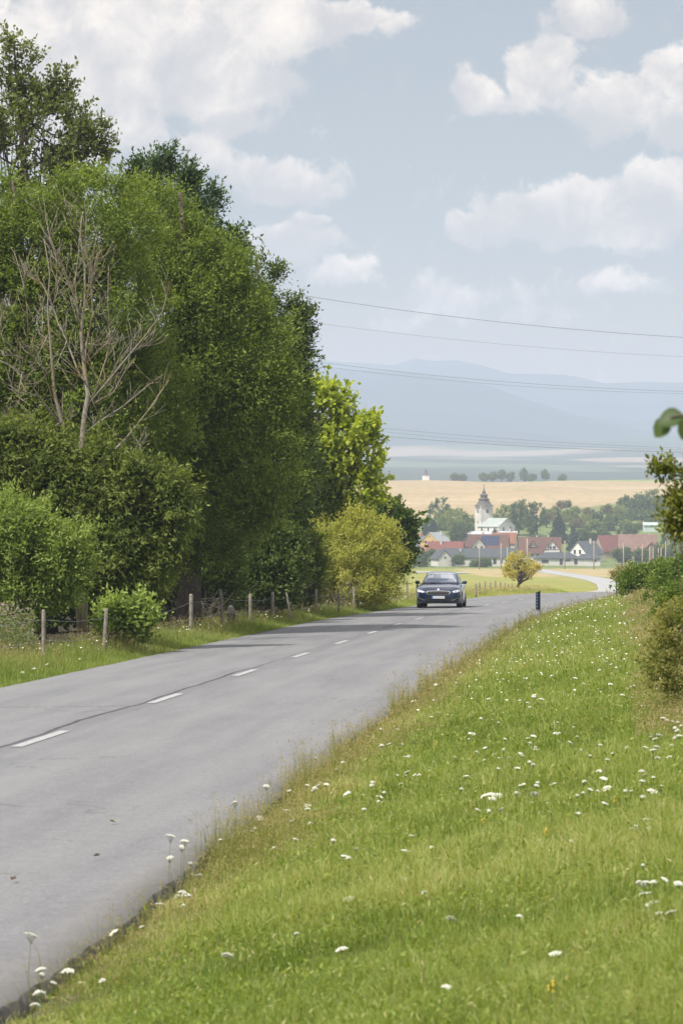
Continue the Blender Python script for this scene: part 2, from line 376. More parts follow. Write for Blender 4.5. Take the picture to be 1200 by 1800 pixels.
vw = N(nt, 'ShaderNodeVectorMath', operation='MULTIPLY_ADD'); wn3 = N(nt, 'ShaderNodeTexNoise'); wn3.inputs['Scale'].default_value = 2.2; wn3.inputs['Detail'].default_value = 6
nt.links.new(uvv, wn3.inputs['Vector']); nt.links.new(wn3.outputs['Color'], vw.inputs[0]); vw.inputs[1].default_value = (.9, .9, 0); nt.links.new(uvv, vw.inputs[2]); nt.links.new(vw.outputs[0], vo.inputs['Vector'])
ck = M(nt, 'MULTIPLY', SMOOTH(nt, vo.outputs['Distance'], .002, .010, .5, 0), SMOOTH(nt, NOISE(nt, uvv, .16, 2), .5, .6, 0, 1))
c1 = MIX(nt, ck, c1, (.07, .07, .07))
vs = N(nt, 'ShaderNodeTexVoronoi'); vs.inputs['Scale'].default_value = 55; nt.links.new(uvv, vs.inputs['Vector'])
c1 = MIX(nt, 1, c1, MIX(nt, vs.outputs['Color'], (.84, .84, .84), (1.16, 1.16, 1.15)), 'MULTIPLY')
c1 = MIX(nt, SMOOTH(nt, V, 225, 300, 0, .75), c1, (.42, .42, .41))      # grazing-angle brightness painted into the road colour beyond the bend
c1 = MIX(nt, 1, c1, MIX(nt, SMOOTH(nt, NOISE(nt, uvv, 28, 5, .75), .32, .68), (.88, .88, .885), (1.1, 1.1, 1.095)), 'MULTIPLY')
# dusty edges
dust = SMOOTH(nt, M(nt, 'ADD', U, M(nt, 'MULTIPLY', mid, .5)), 3.15, 3.6, 0, .45)
c1 = MIX(nt, dust, c1, (.2, .185, .16))
geo = N(nt, 'ShaderNodeNewGeometry'); gsx = N(nt, 'ShaderNodeSeparateXYZ'); nt.links.new(geo.outputs['True Normal'], gsx.inputs[0])
side = SMOOTH(nt, M(nt, 'ABSOLUTE', gsx.outputs[2]), .6, .9, 1, 0)
c1 = MIX(nt, side, c1, MIX(nt, SMOOTH(nt, mid, .35, .65), (.07, .065, .06), (.16, .15, .14)))
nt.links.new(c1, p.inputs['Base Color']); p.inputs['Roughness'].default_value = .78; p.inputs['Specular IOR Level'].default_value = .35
b = N(nt, 'ShaderNodeBump'); b.inputs['Strength'].default_value = .35; b.inputs['Distance'].default_value = .006
nt.links.new(agg, b.inputs['Height']); nt.links.new(b.outputs[0], p.inputs['Normal'])
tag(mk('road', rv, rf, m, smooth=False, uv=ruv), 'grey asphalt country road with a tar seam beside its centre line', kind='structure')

# painted dashes
m = bpy.data.materials.new('road_paint'); m.use_nodes = True; nt = m.node_tree; p = nt.nodes['Principled BSDF']
g = N(nt, 'ShaderNodeTexCoord').outputs['Object']
w1 = SMOOTH(nt, NOISE(nt, g, 24, 6, .8), .36, .62)
nt.links.new(MIX(nt, w1, (.27, .27, .28), (.44, .44, .44)), p.inputs['Base Color']); p.inputs['Roughness'].default_value = .7
dv, df = [], []
for k in range(-2, 40):
    s0 = 38.4+8.95*k
    if s0 > 300: break
    n = 7
    for i in range(n):
        d = s0+2.75*i/(n-1); slope = float(left_x(d+1)-left_x(d-1))/2
        c = float(left_x(d))+3.22
        for sgn in (-1, 1):
            x = c+sgn*.062*math.sqrt(1+slope*slope); tq = (x-float(left_x(d)))/float(right_s(d)-left_x(d))
            dv.append((x, d-sgn*.062*slope, float(base_z(d))+.05*(1-((tq-.5)*2)**2)+.010))
    b0 = len(dv)-2*n
    for i in range(n-1): df.append((b0+2*i, b0+2*i+1, b0+2*i+3, b0+2*i+2))
tag(mk('road_marking', dv, df, m), 'worn white dashes along the middle of the road', kind='structure')

# gravel track in front of the village
gm = mat('gravel_track', (.42, .42, .43), .9, .25, .3)
tv, tf = [], []
for i in range(41):
    px = 660+4*i; d = 840+3.0*math.sin(i*.3)-i*.5
    for dd in (-16, 14): x = (px-600)/F*d; tv.append((x, d+dd, gz(x, d+dd)+.12))
for i in range(40): tf.append((2*i, 2*i+2, 2*i+3, 2*i+1))
tag(mk('path', tv, tf, gm), 'pale grey track at the edge of the meadow', kind='structure')

# ------------------------------------------------------------------ mountains
def ridge(name, pts, d0, foot, depth, label, seed, colr):
    px = np.linspace(-700, 1900, 260); rows = np.interp(px, *zip(*pts))
    n = 46; V_ = []
    for j in range(n):
        u = j/(n-1); d = d0-depth+depth*u if u <= 1 else d0
        f = u**1.25
        x = (px-600)/F*d0
        top = (900-rows)/F*d0
        nz_ = vnoise(x/420, np.full_like(x, d/330), 1, seed)*26+vnoise(x/150, np.full_like(x, d/150), 1, seed+3)*8
        z = foot+(top-foot)*f+nz_*math.sin(math.pi*min(1, u))*1.0
        if u == 1: z = top+1.3*vnoise(x/30, x*0, 1, seed+5)
        V_.append(np.stack([x, np.full_like(x, d), z], -1))
    x = (px-600)/F*d0
    V_.append(np.stack([x, np.full_like(x, d0+400), np.full_like(x, foot-60)], -1))
    V_ = np.array(V_); nr_, nc_ = V_.shape[:2]; ii = np.arange(nr_*nc_).reshape(nr_, nc_)
    f = np.stack([ii[:-1, :-1], ii[:-1, 1:], ii[1:, 1:], ii[1:, :-1]], -1).reshape(-1, 4)
    o = mk(name, V_.reshape(-1, 3), f, mat('forest_'+name+str(seed), colr, .95, .4, .004, col2=tuple(c*1.6 for c in colr)), smooth=True)
    return tag(o, label, kind='structure')
ridge('mountain', [(-700,610),(0,640),(558,633),(646,639),(692,642),(727,630),(757,635),(803,633),(850,643),(897,658),(940,657),(978,658),(1013,662),(1060,674),(1142,671),(1200,673),(1900,650)],
      8000, 120, 2200, 'hazy blue forested mountain range on the horizon', 3, (.028, .055, .062))
ridge('hills', [(-700,670),(560,648),(700,652),(800,664),(862,680),(943,707),(1007,727),(1100,750),(1200,768),(1900,800)],
      6600, 95, 1300, 'darker hazy spur sloping down to the right in front of the mountains', 9, (.018, .042, .05))

# ------------------------------------------------------------------ foliage
def leaf_cloud(ctr, n, size, asp, outdir, r, droop=0., upn=.5):
    """n diamonds round points ctr; returns verts, quads"""
    a = r.normal(size=(n, 3))*.7+outdir*.7+np.array([0, 0, .25-droop]); a /= np.linalg.norm(a, axis=1)[:, None]
    q = r.normal(size=(n, 3))*.5+np.array([0, 0, upn])+outdir*.75
    w = np.cross(a, q); w /= (np.linalg.norm(w, axis=1)[:, None]+1e-6)
    nn = np.cross(w, a)
    L = (size*r.uniform(.65, 1.25, n))[:, None]; Wd = L*asp*.5
    v = np.stack([ctr, ctr+a*L*.42+w*Wd, ctr+a*L-nn*L*.12, ctr+a*L*.42-w*Wd], 1)
    return v.reshape(-1, 3), np.arange(n*4).reshape(n, 4)
def n3(p, f, seed):
    r = np.random.RandomState(seed); v = 0
    for k in range(7):
        w = r.normal(size=3)*f*(.7+.25*k); v = v+np.sin(p@w+r.uniform(0, 6.28)+1.1*np.sin(p@(np.roll(w, 1)*.8)))/(1+.2*k)
    return v/2.7
def crown_mesh(lobes, nclump, per, size, asp, cr, seed, inner=.3, droop=0., zmin=None, stretch=1.4, shell=(.72, 1.04), rough=.12, puff=10, amp=.17, shoots=.12):
    """foliage: leaf clumps gathered into puffs over uneven lobes, with leafy shoots standing out of them"""
    r = np.random.RandomState(seed)
    C_ = np.array([c for c, a in lobes], float); A_ = np.array([a for c, a in lobes], float)
    wts = A_[:, 0]*A_[:, 2]+A_[:, 1]*A_[:, 2]+A_[:, 0]*A_[:, 1]; wts /= wts.sum()
    li = r.choice(len(lobes), nclump, p=wts)
    dirs = r.normal(size=(nclump, 3)); dirs /= np.linalg.norm(dirs, axis=1)[:, None]
    rad = r.uniform(shell[0], shell[1], nclump)
    cc, aa = C_[li], A_[li]; f0 = 2.2/(aa.mean()*.9+.15)
    surf = cc+dirs*aa
    rad = rad*(1+amp*n3(surf, f0, seed+1)+rough*.35*n3(surf, f0*3, seed+2))
    ins = r.rand(nclump) < inner; rad[ins] = r.uniform(.3, .85, ins.sum())
    cen = cc+dirs*aa*rad[:, None]
    lob = dirs/aa; lob /= np.linalg.norm(lob, axis=1)[:, None]
    deep = np.zeros(nclump)
    for c, a in zip(C_, A_): deep = np.maximum(deep, 1-np.linalg.norm((cen-c)/a, axis=1))
    keep = (deep < .42) | (r.rand(nclump) < .22)
    if zmin is not None: keep &= cen[:, 2] > zmin
    cen, lob, ins = cen[keep], lob[keep], ins[keep]; n = len(cen)
    # gather into puffs
    m = max(4, n//puff); mid = cen[r.choice(n, m, replace=False)]
    d2_ = ((cen[:, None, :]-mid[None])**2).sum(-1); own = d2_.argmin(1)
    cen = cen+(mid[own]-cen)*.30
    out = (cen-mid[own]); ol = np.linalg.norm(out, axis=1)[:, None]+1e-6; out = out/ol*np.minimum(ol/(cr*1.5), 1)*.9+lob*.8
    out /= np.linalg.norm(out, axis=1)[:, None]+1e-6
    cs = cr*r.uniform(.6, 1.35, n); k = r.poisson(per, n).clip(3)
    ci = np.repeat(np.arange(n), k); N_ = len(ci)
    g = np.clip(r.normal(size=(N_, 3)), -1.7, 1.7); axis = out[ci]*1.0+np.array([0, 0, .35-droop]); axis /= np.linalg.norm(axis, axis=1)[:, None]
    along = np.clip(r.normal(size=N_), -1.6, 1.5)[:, None]*axis*(stretch-.7)
    pos = cen[ci]+(g*.58+along)*cs[ci][:, None]
    ptint = r.uniform(0, 1, m)
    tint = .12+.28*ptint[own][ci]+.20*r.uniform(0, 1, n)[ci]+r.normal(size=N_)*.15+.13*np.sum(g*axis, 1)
    ctr, ax = [pos], [axis]; tt_ = [tint]
    # shoots: leaves strung along twigs that stand out of the outline
    ns = int(n*shoots); tw = []
    if ns:
        cand = np.where(~ins)[0]; pick = r.choice(cand, min(ns, len(cand)), replace=False)
        for i in pick:
            dv_ = out[i]*.7+lob[i]*.5+np.array([0, 0, .55-droop])+r.normal(size=3)*.25; dv_ /= np.linalg.norm(dv_)
            L = cr*r.uniform(1.3, 3.0); nl_ = int(9+L/size*1.6); t_ = np.sort(r.uniform(.1, 1, nl_))
            p_ = cen[i]+dv_*L*t_[:, None]+r.normal(size=(nl_, 3))*size*.38*(1.15-t_)[:, None]
            ctr.append(p_); ax.append(np.tile(dv_, (nl_, 1))*1.2+r.normal(size=(nl_, 3))*.5); tt_.append(.35+.3*ptint[own[i]]+.15*r.normal(size=nl_)); tw.append((cen[i], cen[i]+dv_*L*.97))
    pos = np.concatenate(ctr); axis = np.concatenate(ax); tint = np.clip(np.concatenate(tt_), 0, 1)
    v, f = leaf_cloud(pos, len(pos), size, asp, axis, r, droop)
    crown_mesh.twigs = tw
    return v, f, np.repeat(tint, 4), cen
def limbs(base, top, cens, rad, seed, nl=14, mb=None):
    r = random.Random(seed); mb = mb or MB()
    base, top = Vector(base), Vector(top)
    H = top-base
    pts = [base+H*t+Vector((r.uniform(-1, 1), r.uniform(-1, 1), 0))*rad*1.2*(t > 0) for t in (0, .2, .4, .6, .8, 1)]
    mb.tube(pts, [rad*1.25, rad, rad*.85, rad*.65, rad*.45, rad*.15], 8)
    if len(cens):
        for _ in range(nl):
            c = Vector(cens[r.randrange(len(cens))]); t = r.uniform(.25, .9); a = base+H*t
            m_ = a.lerp(c, .5)+Vector((0, 0, -.06*(c-a).length))+Vector((r.uniform(-1, 1), r.uniform(-1, 1), r.uniform(-.5, .5)))*.1*(c-a).length
            r0 = rad*.42*(1-t*.6); mb.tube([a, a.lerp(m_, .5), m_, m_.lerp(c, .6), c], [r0, r0*.8, r0*.55, r0*.3, r0*.1], 5)
    return mb
bark = mat('bark', (.13, .105, .08), .95, .45, 6, bump=.6, bscale=14)
bark_pale = mat('bark_pale', (.30, .28, .24), .95, .4, 5, bump=.5, bscale=14)
def tree(name, label, cat, px, d, lobes_px, nclump, per, size, asp, cr, lm, seed, rad=.14, top=None, group=None, depth=.8, barkm=None, nl=14, **kw):
    """lobes_px: (px, py, rx_px, ry_px[, dd]) seen from the camera at distance d+dd"""
    X = (px-600)/F*d; z0 = gz(X, d)-.05
    o = empty(name, (X, d, z0), 0, label, cat, group)
    lobes = []
    for l in lobes_px:
        dd = l[4] if len(l) > 4 else 0
        c = P(l[0], l[1], d+dd); k = (d+dd)/F; lobes.append(((c.x, c.y, c.z), (l[2]*k, l[2]*k*depth, l[3]*k)))
    v, f, t, cen = crown_mesh(lobes, nclump, per, size, asp, cr, seed, zmin=z0+.05, **kw)
    b0 = np.array([X, d, z0])
    mk('foliage', v-b0, f, lm, o, tint=t)
    topp = Vector(top) if top is not None else Vector(max(cen.tolist(), key=lambda c: c[2]*1.0-abs(c[0]-X)*.8))
    lm_ = limbs((0, 0, -.1), Vector(topp)-Vector(b0), [Vector(c)-Vector(b0) for c in cen.tolist()], rad, seed, nl)
    for a_, b_ in crown_mesh.twigs: lm_.tube([a_-b0, (a_+b_)/2-b0, b_-b0], [size*.06, size*.045, size*.02], 3, False)
    lm_.build('trunk', barkm or bark, o, True)
    return o
LW = leafmat('willow_leaf', [(.075, .115, .022), (.18, .25, .045), (.37, .45, .11)], .42)
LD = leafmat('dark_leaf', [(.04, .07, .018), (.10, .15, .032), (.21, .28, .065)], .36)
LA = leafmat('ash_leaf', [(.035, .07, .03), (.075, .13, .048), (.15, .21, .08)], .35)
LM = leafmat('maple_leaf', [(.16, .23, .03), (.38, .46, .06), (.62, .63, .12)], .48)  # bright yellow-green colour stands in for the maple's backlit glow
LY = leafmat('shrub_willow_leaf', [(.26, .30, .07), (.46, .48, .12), (.66, .64, .22)], .45)
LG = leafmat('light_willow_leaf', [(.11, .17, .04), (.24, .33, .08), (.42, .49, .15)], .42)
LO = leafmat('olive_leaf', [(.06, .09, .02), (.15, .20, .042), (.30, .35, .085)], .4)
LP = leafmat('poplar_leaf', [(.07, .09, .035), (.14, .18, .05), (.26, .30, .09)], .38, .32, .65)
LH = leafmat('hedge_leaf', [(.06, .11, .018), (.13, .2, .03), (.22, .28, .06)], .4)
LB = leafmat('brown_shrub_leaf', [(.12, .17, .035), (.25, .26, .08), (.42, .34, .16)], .45)

if True:
    tree('poplar_tree', 'tall sparse tree rising highest at the left edge', 'tree', 40, 92,
         [(30, 330, 130, 140), (70, 240, 95, 75), (0, 200, 60, 110), (150, 290, 50, 60), (18, 110, 24, 50), (60, 160, 30, 50), (108, 145, 22, 38), (125, 200, 30, 55), (175, 245, 22, 30), (60, 210, 45, 45), (40, 120, 14, 35)],
         720, 24, .15, .6, .22, LP, 11, rad=.2, inner=.1, nl=60, amp=.3, stretch=1.6, shoots=.75)
    tree('willow_tree', 'broad rounded willow behind the bare dead tree', 'tree', 60, 73,
         [(80, 440, 120, 110), (-10, 420, 90, 120), (170, 400, 110, 100), (60, 560, 130, 150), (0, 700, 110, 130), (170, 560, 110, 140), (120, 720, 130, 140), (230, 700, 110, 140, 1.5)],
         3200, 58, .115, .36, .28, LW, 12, rad=.3, inner=.2, nl=26, puff=9, shoots=.22)
    tree('willow_tree', 'tallest dense willow in the middle of the roadside thicket', 'tree', 330, 78,
         [(270, 400, 88, 80), (345, 490, 98, 100), (300, 560, 130, 140), (412, 635, 98, 140), (330, 720, 130, 150), (450, 780, 85, 160), (370, 870, 120, 130), (245, 820, 100, 140)],
         3600, 58, .115, .36, .28, LW, 13, rad=.3, inner=.2, nl=26, puff=9, shoots=.22)
    tree('ash_tree', 'dark feathery ash tree showing above the willows', 'tree', 350, 93,
         [(290, 340, 48, 70), (262, 325, 26, 42), (325, 360, 34, 50), (352, 415, 44, 70), (392, 468, 38, 52), (378, 350, 9, 24), (295, 275, 14, 20), (240, 300, 14, 26), (340, 470, 90, 80), (325, 300, 9, 22), (420, 425, 9, 18)],
         900, 32, .16, .42, .24, LA, 14, rad=.2, inner=.2, amp=.25, nl=30, shoots=.5)
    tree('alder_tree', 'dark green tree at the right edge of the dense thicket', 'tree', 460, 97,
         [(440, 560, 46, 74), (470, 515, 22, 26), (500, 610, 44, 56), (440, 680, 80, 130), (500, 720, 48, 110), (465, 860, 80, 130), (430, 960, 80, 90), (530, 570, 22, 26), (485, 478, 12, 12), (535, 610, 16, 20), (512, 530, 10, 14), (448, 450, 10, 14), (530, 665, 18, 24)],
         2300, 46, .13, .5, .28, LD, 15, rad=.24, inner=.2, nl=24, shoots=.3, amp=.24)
    tree('maple_tree', 'yellow green sunlit maple at the end of the thicket', 'tree', 570, 114,
         [(560, 740, 55, 80), (600, 770, 50, 70), (635, 800, 35, 60), (560, 860, 62, 90), (615, 870, 50, 55), (648, 760, 18, 30), (655, 850, 22, 30), (540, 690, 26, 36)],
         620, 26, .2, .8, .26, LM, 16, rad=.2, inner=.15, amp=.28, nl=50, shoots=.5)
    tree('maple_tree', 'low leafy green tree overhanging the yellow shrub beside the car', 'tree', 668, 132,
         [(665, 910, 42, 30), (700, 925, 32, 34), (640, 930, 40, 40), (712, 965, 20, 30), (690, 985, 28, 26)],
         420, 28, .2, .75, .26, leafmat('green_maple_leaf', [(.04, .08, .016), (.08, .13, .025), (.15, .19, .035)], .4), 17, rad=.14, inner=.15, nl=24, shoots=.45, amp=.25)
    tree('willow_shrub', 'pale yellow green bushy shrub above the fence posts', 'shrub', 620, 110,
         [(640, 935, 36, 34), (600, 975, 60, 52), (655, 975, 50, 52), (550, 1005, 52, 50), (625, 1030, 66, 34), (692, 1000, 26, 38), (570, 955, 32, 30), (515, 1030, 36, 36), (680, 950, 16, 22), (620, 920, 14, 22), (665, 1040, 40, 20)],
         1500, 34, .14, .24, .22, LY, 18, rad=.08, inner=.2, nl=40, amp=.3, shoots=.5)
    tree('willow_shrub', 'bright green rounded shrub at the far left behind the first fence post', 'shrub', 50, 59,
         [(20, 950, 80, 55), (85, 975, 60, 52), (10, 1040, 75, 55), (105, 1035, 38, 36), (-60, 1000, 80, 90), (50, 910, 30, 26), (130, 990, 24, 30), (140, 950, 20, 22), (0, 905, 36, 30)],
         1900, 40, .10, .34, .19, LG, 19, rad=.08, inner=.2, amp=.32, shoots=.45)
    tree('elder_shrub', 'olive shrub covering the foot of the dead tree', 'shrub', 185, 63,
         [(150, 835, 50, 36), (205, 860, 62, 46), (110, 890, 56, 60), (190, 935, 84, 62), (262, 900, 36, 44), (60, 840, 60, 56), (285, 960, 30, 50), (230, 1000, 70, 36), (20, 790, 40, 50), (250, 850, 30, 34), (175, 800, 26, 26), (300, 890, 34, 60), (90, 800, 46, 40), (150, 990, 40, 40)],
         2300, 38, .13, .34, .21, LO, 20, rad=.1, inner=.2, droop=.45, amp=.36, shoots=.45)
    tree('elder_shrub', 'small fresh green bush behind the wire between the posts', 'shrub', 225, 61,
         [(215, 1078, 36, 32), (250, 1085, 26, 32), (205, 1100, 26, 22)], 300, 34, .12, .5, .16, LG, 21, rad=.03)
    for i, (px, d, lob, lab, lmm) in enumerate([
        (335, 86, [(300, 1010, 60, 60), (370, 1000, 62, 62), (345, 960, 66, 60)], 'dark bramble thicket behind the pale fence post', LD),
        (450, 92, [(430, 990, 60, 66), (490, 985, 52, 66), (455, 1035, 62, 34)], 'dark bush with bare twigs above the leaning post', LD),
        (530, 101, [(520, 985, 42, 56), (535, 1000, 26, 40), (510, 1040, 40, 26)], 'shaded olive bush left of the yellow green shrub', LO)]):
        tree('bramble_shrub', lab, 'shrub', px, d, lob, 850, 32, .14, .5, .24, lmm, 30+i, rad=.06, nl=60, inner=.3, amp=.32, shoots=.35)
    # trees standing deeper in the thicket
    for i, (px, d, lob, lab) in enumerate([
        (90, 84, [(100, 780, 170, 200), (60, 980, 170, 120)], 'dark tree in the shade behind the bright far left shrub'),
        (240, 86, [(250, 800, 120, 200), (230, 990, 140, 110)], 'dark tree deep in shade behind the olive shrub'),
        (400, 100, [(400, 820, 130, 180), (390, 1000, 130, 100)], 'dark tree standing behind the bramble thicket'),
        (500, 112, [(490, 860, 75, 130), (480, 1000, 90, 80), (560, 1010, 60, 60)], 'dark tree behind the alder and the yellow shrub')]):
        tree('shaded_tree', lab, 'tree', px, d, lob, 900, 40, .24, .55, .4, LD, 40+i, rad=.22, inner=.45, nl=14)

# dead tree: bare limbs, traced limb by limb, each with its own depth
deadm = mat('dead_wood', (.27, .25, .215), .95, .3, 1.3, col2=(.27, .215, .12), bump=.4, bscale=20)
DT = 67.2; X0 = (140-600)/F*DT; Z0 = gz(X0, DT)
do = empty('dead_tree', (X0, DT, Z0), 0, 'bare dead tree with pale lichened limbs before the willows', 'tree')
R = random.Random(5)
def limb_pts(pp, r0, r1, dd0=0., dd1=0.):
    n = len(pp); return [P(x, y, DT+dd0+(dd1-dd0)*i/(n-1))-Vector((X0, DT, Z0)) for i, (x, y) in enumerate(pp)], [r0+(r1-r0)*i/(n-1) for i in range(n)]
mt = MB()
for a in (([(150, 1110), (148, 950), (143, 785), (149, 729), (155, 694), (146, 627), (143, 583), (150, 525), (149, 467), (141, 408), (146, 372)], .085, .008, 0, .4),
          ([(140, 1110), (132, 950), (125, 814), (117, 767), (108, 738), (96, 690), (92, 640), (88, 590), (84, 540), (88, 480), (78, 420)], .068, .007, 0, -.6)):
    mt.tube(*limb_pts(*a), 8)
mt.build('trunk', deadm, do, True)
LB_ = [([(160,706),(187,674),(230,621),(257,589),(286,548),(297,502)], .05, .012, 0, -1.2), ([(155,758),(175,741),(216,715),(265,674),(280,672)], .042, .01, 0, -1),
       ([(184,812),(200,792),(227,764),(262,720),(297,668)], .045, .012, .1, .8), ([(166,694),(187,630),(194,598),(190,540),(191,467)], .035, .01, 0, .9),
       ([(120,760),(105,744),(70,697),(38,653),(0,633)], .045, .01, 0, -1), ([(150,670),(140,659),(117,598),(102,566),(93,537),(75,500),(58,484),(48,476)], .05, .008, 0, .8),
       ([(93,537),(102,513),(99,452),(88,420),(80,379)], .028, .007, .6, .8), ([(117,752),(90,691),(70,636),(52,621)], .035, .008, 0, -.8),
       ([(150,640),(152,604),(163,554),(160,496),(166,475),(172,440)], .042, .008, 0, .7), ([(143,560),(140,551),(122,496),(110,465),(99,443),(85,408)], .04, .007, 0, -.5),
       ([(143,583),(136,540),(132,490),(138,450),(141,400)], .028, .006, 0, .3), ([(150,525),(160,500),(157,470),(150,420),(153,380)], .026, .006, 0, -.6),
       ([(230,621),(250,610),(262,606)], .022, .007, -.5, -.6), ([(187,674),(205,640),(214,618)], .022, .007, 0, -.2), ([(118,600),(100,640),(60,680)], .02, .006, .2, -.6),
       ([(199,820),(215,812),(228,805),(248,790),(246,780)], .032, .008, 0, .3), ([(105,744),(80,760),(40,740),(17,735)], .02, .007, -.4, -.6), ([(70,697),(35,690),(15,675)], .02, .006, -.6, -.7),
       ([(84,590),(60,640),(30,625),(5,625)], .022, .006, 0, -.4), ([(155,604),(175,607),(194,598)], .018, .01, 0, .4), ([(150,640),(165,625),(194,598)], .016, .008, 0, .4),
       ([(40,653),(33,690),(37,720)], .02, .006, -.8, -.8), ([(50,600),(48,540),(42,500),(28,450)], .02, .006, .4, .5), ([(78,640),(75,580),(76,540)], .02, .006, .2, .3),
       ([(0,640),(-10,620),(2,560),(15,535)], .02, .007, -.5, -.3), ([(165,710),(200,690),(226,640),(233,590)], .02, .005, .1, .6), ([(135,420),(130,390),(120,360)], .01, .004, .3, .3)]
mb = MB(); mt2 = MB()
for a in LB_:
    pts, rr = limb_pts(*a); mb.tube(pts, [x*.5+.003 for x in rr], 6)
    for i in range(len(pts)-1):                        # twigs
        for _ in range(4 if a[0][0][0] > 170 else 6):
            p0 = pts[i].lerp(pts[i+1], R.random()); dr = (pts[i+1]-pts[i]).normalized()
            v = (dr*.6+Vector((R.uniform(-1, 1), R.uniform(-1, 1), R.uniform(0, 1.1)))).normalized(); l = R.uniform(.25, .9)
            p1 = p0+v*l*.5; p2 = p1+(v+Vector((R.uniform(-.4, .4), R.uniform(-.4, .4), R.uniform(0, .4)))).normalized()*l*.5
            mt2.tube([p0, p1, p2], [.008, .006, .003], 4)
            if R.random() < .5: mt2.tube([p1, p1+(v+Vector((R.uniform(-.8, .8), 0, R.uniform(-.3, .6)))).normalized()*l*.35], [.006, .003], 4)
mb.build('limb', deadm, do, True); mt2.build('twigs', deadm, do, True)

# loose grey twigs in the shade at the foot of the thicket, and dead sprays on the willow
tw = MB()
for i in range(90):
    px = R.uniform(300, 640); d = np.interp(px, [300, 640], [76, 112])+R.uniform(-.5, 1.); b_ = Vector(((px-600)/F*d, d, gz((px-600)/F*d, d)))
    v = Vector((R.uniform(-1, 1), R.uniform(-.6, .3), R.uniform(.3, 1.3))).normalized(); l = R.uniform(.8, 2.0)
    p1 = b_+v*l*.5+Vector((0, 0, .1)); p2 = p1+(v+Vector((R.uniform(-.6, .6), 0, R.uniform(-.5, .1)))).normalized()*l*.5
    tw.tube([b_, p1, p2], [.014, .010, .004], 4)
    for _ in range(3): tw.tube([p1, p1+Vector((R.uniform(-1, 1), R.uniform(-.5, .5), R.uniform(-.3, .9)))*.4], [.006, .003], 4)
tag(tw.build('dry_brushwood', mat('dry_twig', (.20, .17, .14), .9, .3, 4)), 'tangle of bare dry twigs at the foot of the thicket', 'brushwood', kind='stuff')

# shrubs and branches on the right
tree('hedge_shrub', 'dense green hedge bush on the right bank beyond the meadow flowers', 'shrub', 1135, 118,
     [(1128, 1024, 38, 22), (1160, 1018, 40, 26), (1112, 1040, 22, 16)], 800, 30, .15, .45, .2, LH, 51, rad=.05)
tree('hedge_shrub', 'taller green hedge bush at the right edge behind the dry grass', 'shrub', 1190, 104,
     [(1195, 1018, 46, 30), (1240, 1000, 50, 50), (1180, 1038, 40, 24)], 800, 30, .14, .45, .2, LH, 52, rad=.05)
tree('bramble_shrub', 'brown and green shrub at the right edge beside the verge flowers', 'shrub', 1215, 28,
     [(1215, 1130, 62, 60), (1205, 1190, 58, 50), (1260, 1150, 90, 110), (1190, 1100, 30, 36), (1180, 1230, 34, 34)], 400, 30, .04, .55, .055, LB, 53, rad=.012, nl=50, amp=.45, shoots=.9)
tree('bramble_shrub', 'loose olive shrub reaching in from the right edge above the village', 'shrub', 1300, 16.5,
     [(1300, 900, 110, 92), (1215, 862, 48, 50), (1200, 905, 32, 44), (1165, 825, 24, 12), (1360, 1100, 120, 160)], 1100, 22, .036, .55, .045, leafmat('oak_leaf', [(.09, .11, .02), (.20, .23, .05), (.36, .33, .10)], .42), 54, rad=.018, nl=50, rough=.2)
for i, (px, d, lob, lab) in enumerate([(1215, 60, [(1185, 1085, 34, 34), (1215, 1065, 44, 50), (1168, 1105, 20, 20)], 'loose shrub at the right edge below the green hedge'),
                                       (1225, 42, [(1195, 1130, 34, 44), (1225, 1100, 40, 60), (1172, 1150, 20, 24)], 'straggling brownish shrub at the right edge above the darkest bush'),
                                       (1225, 82, [(1185, 1048, 42, 24), (1145, 1058, 28, 14), (1235, 1030, 40, 44)], 'low olive scrub between hedge and dry grass at the right edge')]):
    tree('bramble_shrub', lab, 'shrub', px, d, lob, 380, 30, .075, .5, .1, LB if i == 1 else LH, 81+i, rad=.025, nl=30, amp=.35, shoots=.6)
# leaf spray of a hazel whose stem stands outside the picture
hz = empty('hazel_tree', (1.75, 7.4, gz(1.75, 7.4)), 0, 'large blurred leaves on a branch entering high at the right edge', 'tree')
hzv = Vector((1.75, 7.4, gz(1.75, 7.4)))
hb = MB(); tip = P(1176, 732, 7.2)-hzv; top_ = Vector((-.1, 0, 2.4))
hb.tube([(0, 0, -.05), (.03, 0, .9), (-.03, .02, 1.7), top_], [.035, .03, .022, .012], 8)
hb.tube([(-.02, .02, 1.65), (-.35, -.1, 2.15), (-.72, -.18, 2.22), tuple(P(1230, 727, 7.2)-hzv), tuple(tip)], [.014, .01, .007, .004, .002], 6)
ends = [(P(1203, 733, 7.2)-hzv, (-1, 0, -.12)), (P(1180, 738, 7.22)-hzv, (-.75, .1, -.62)), (P(1214, 734, 7.17)-hzv, (-.45, -.2, -1)), (P(1196, 731, 7.25)-hzv, (-.95, .3, -.35))]
for k in range(60):
    a = R.uniform(0, 6.28); q = Vector((.25+R.uniform(-.1, .55), R.uniform(-.5, .5), R.uniform(1.3, 2.7)))
    hb.tube([(-.02, 0, q.z-.3), tuple(q)], [.005, .002], 4); ends.append((q, (math.cos(a), math.sin(a), -.4)))
hb.build('trunk', bark, hz, True)
lv, lf, ltint = [], [], []
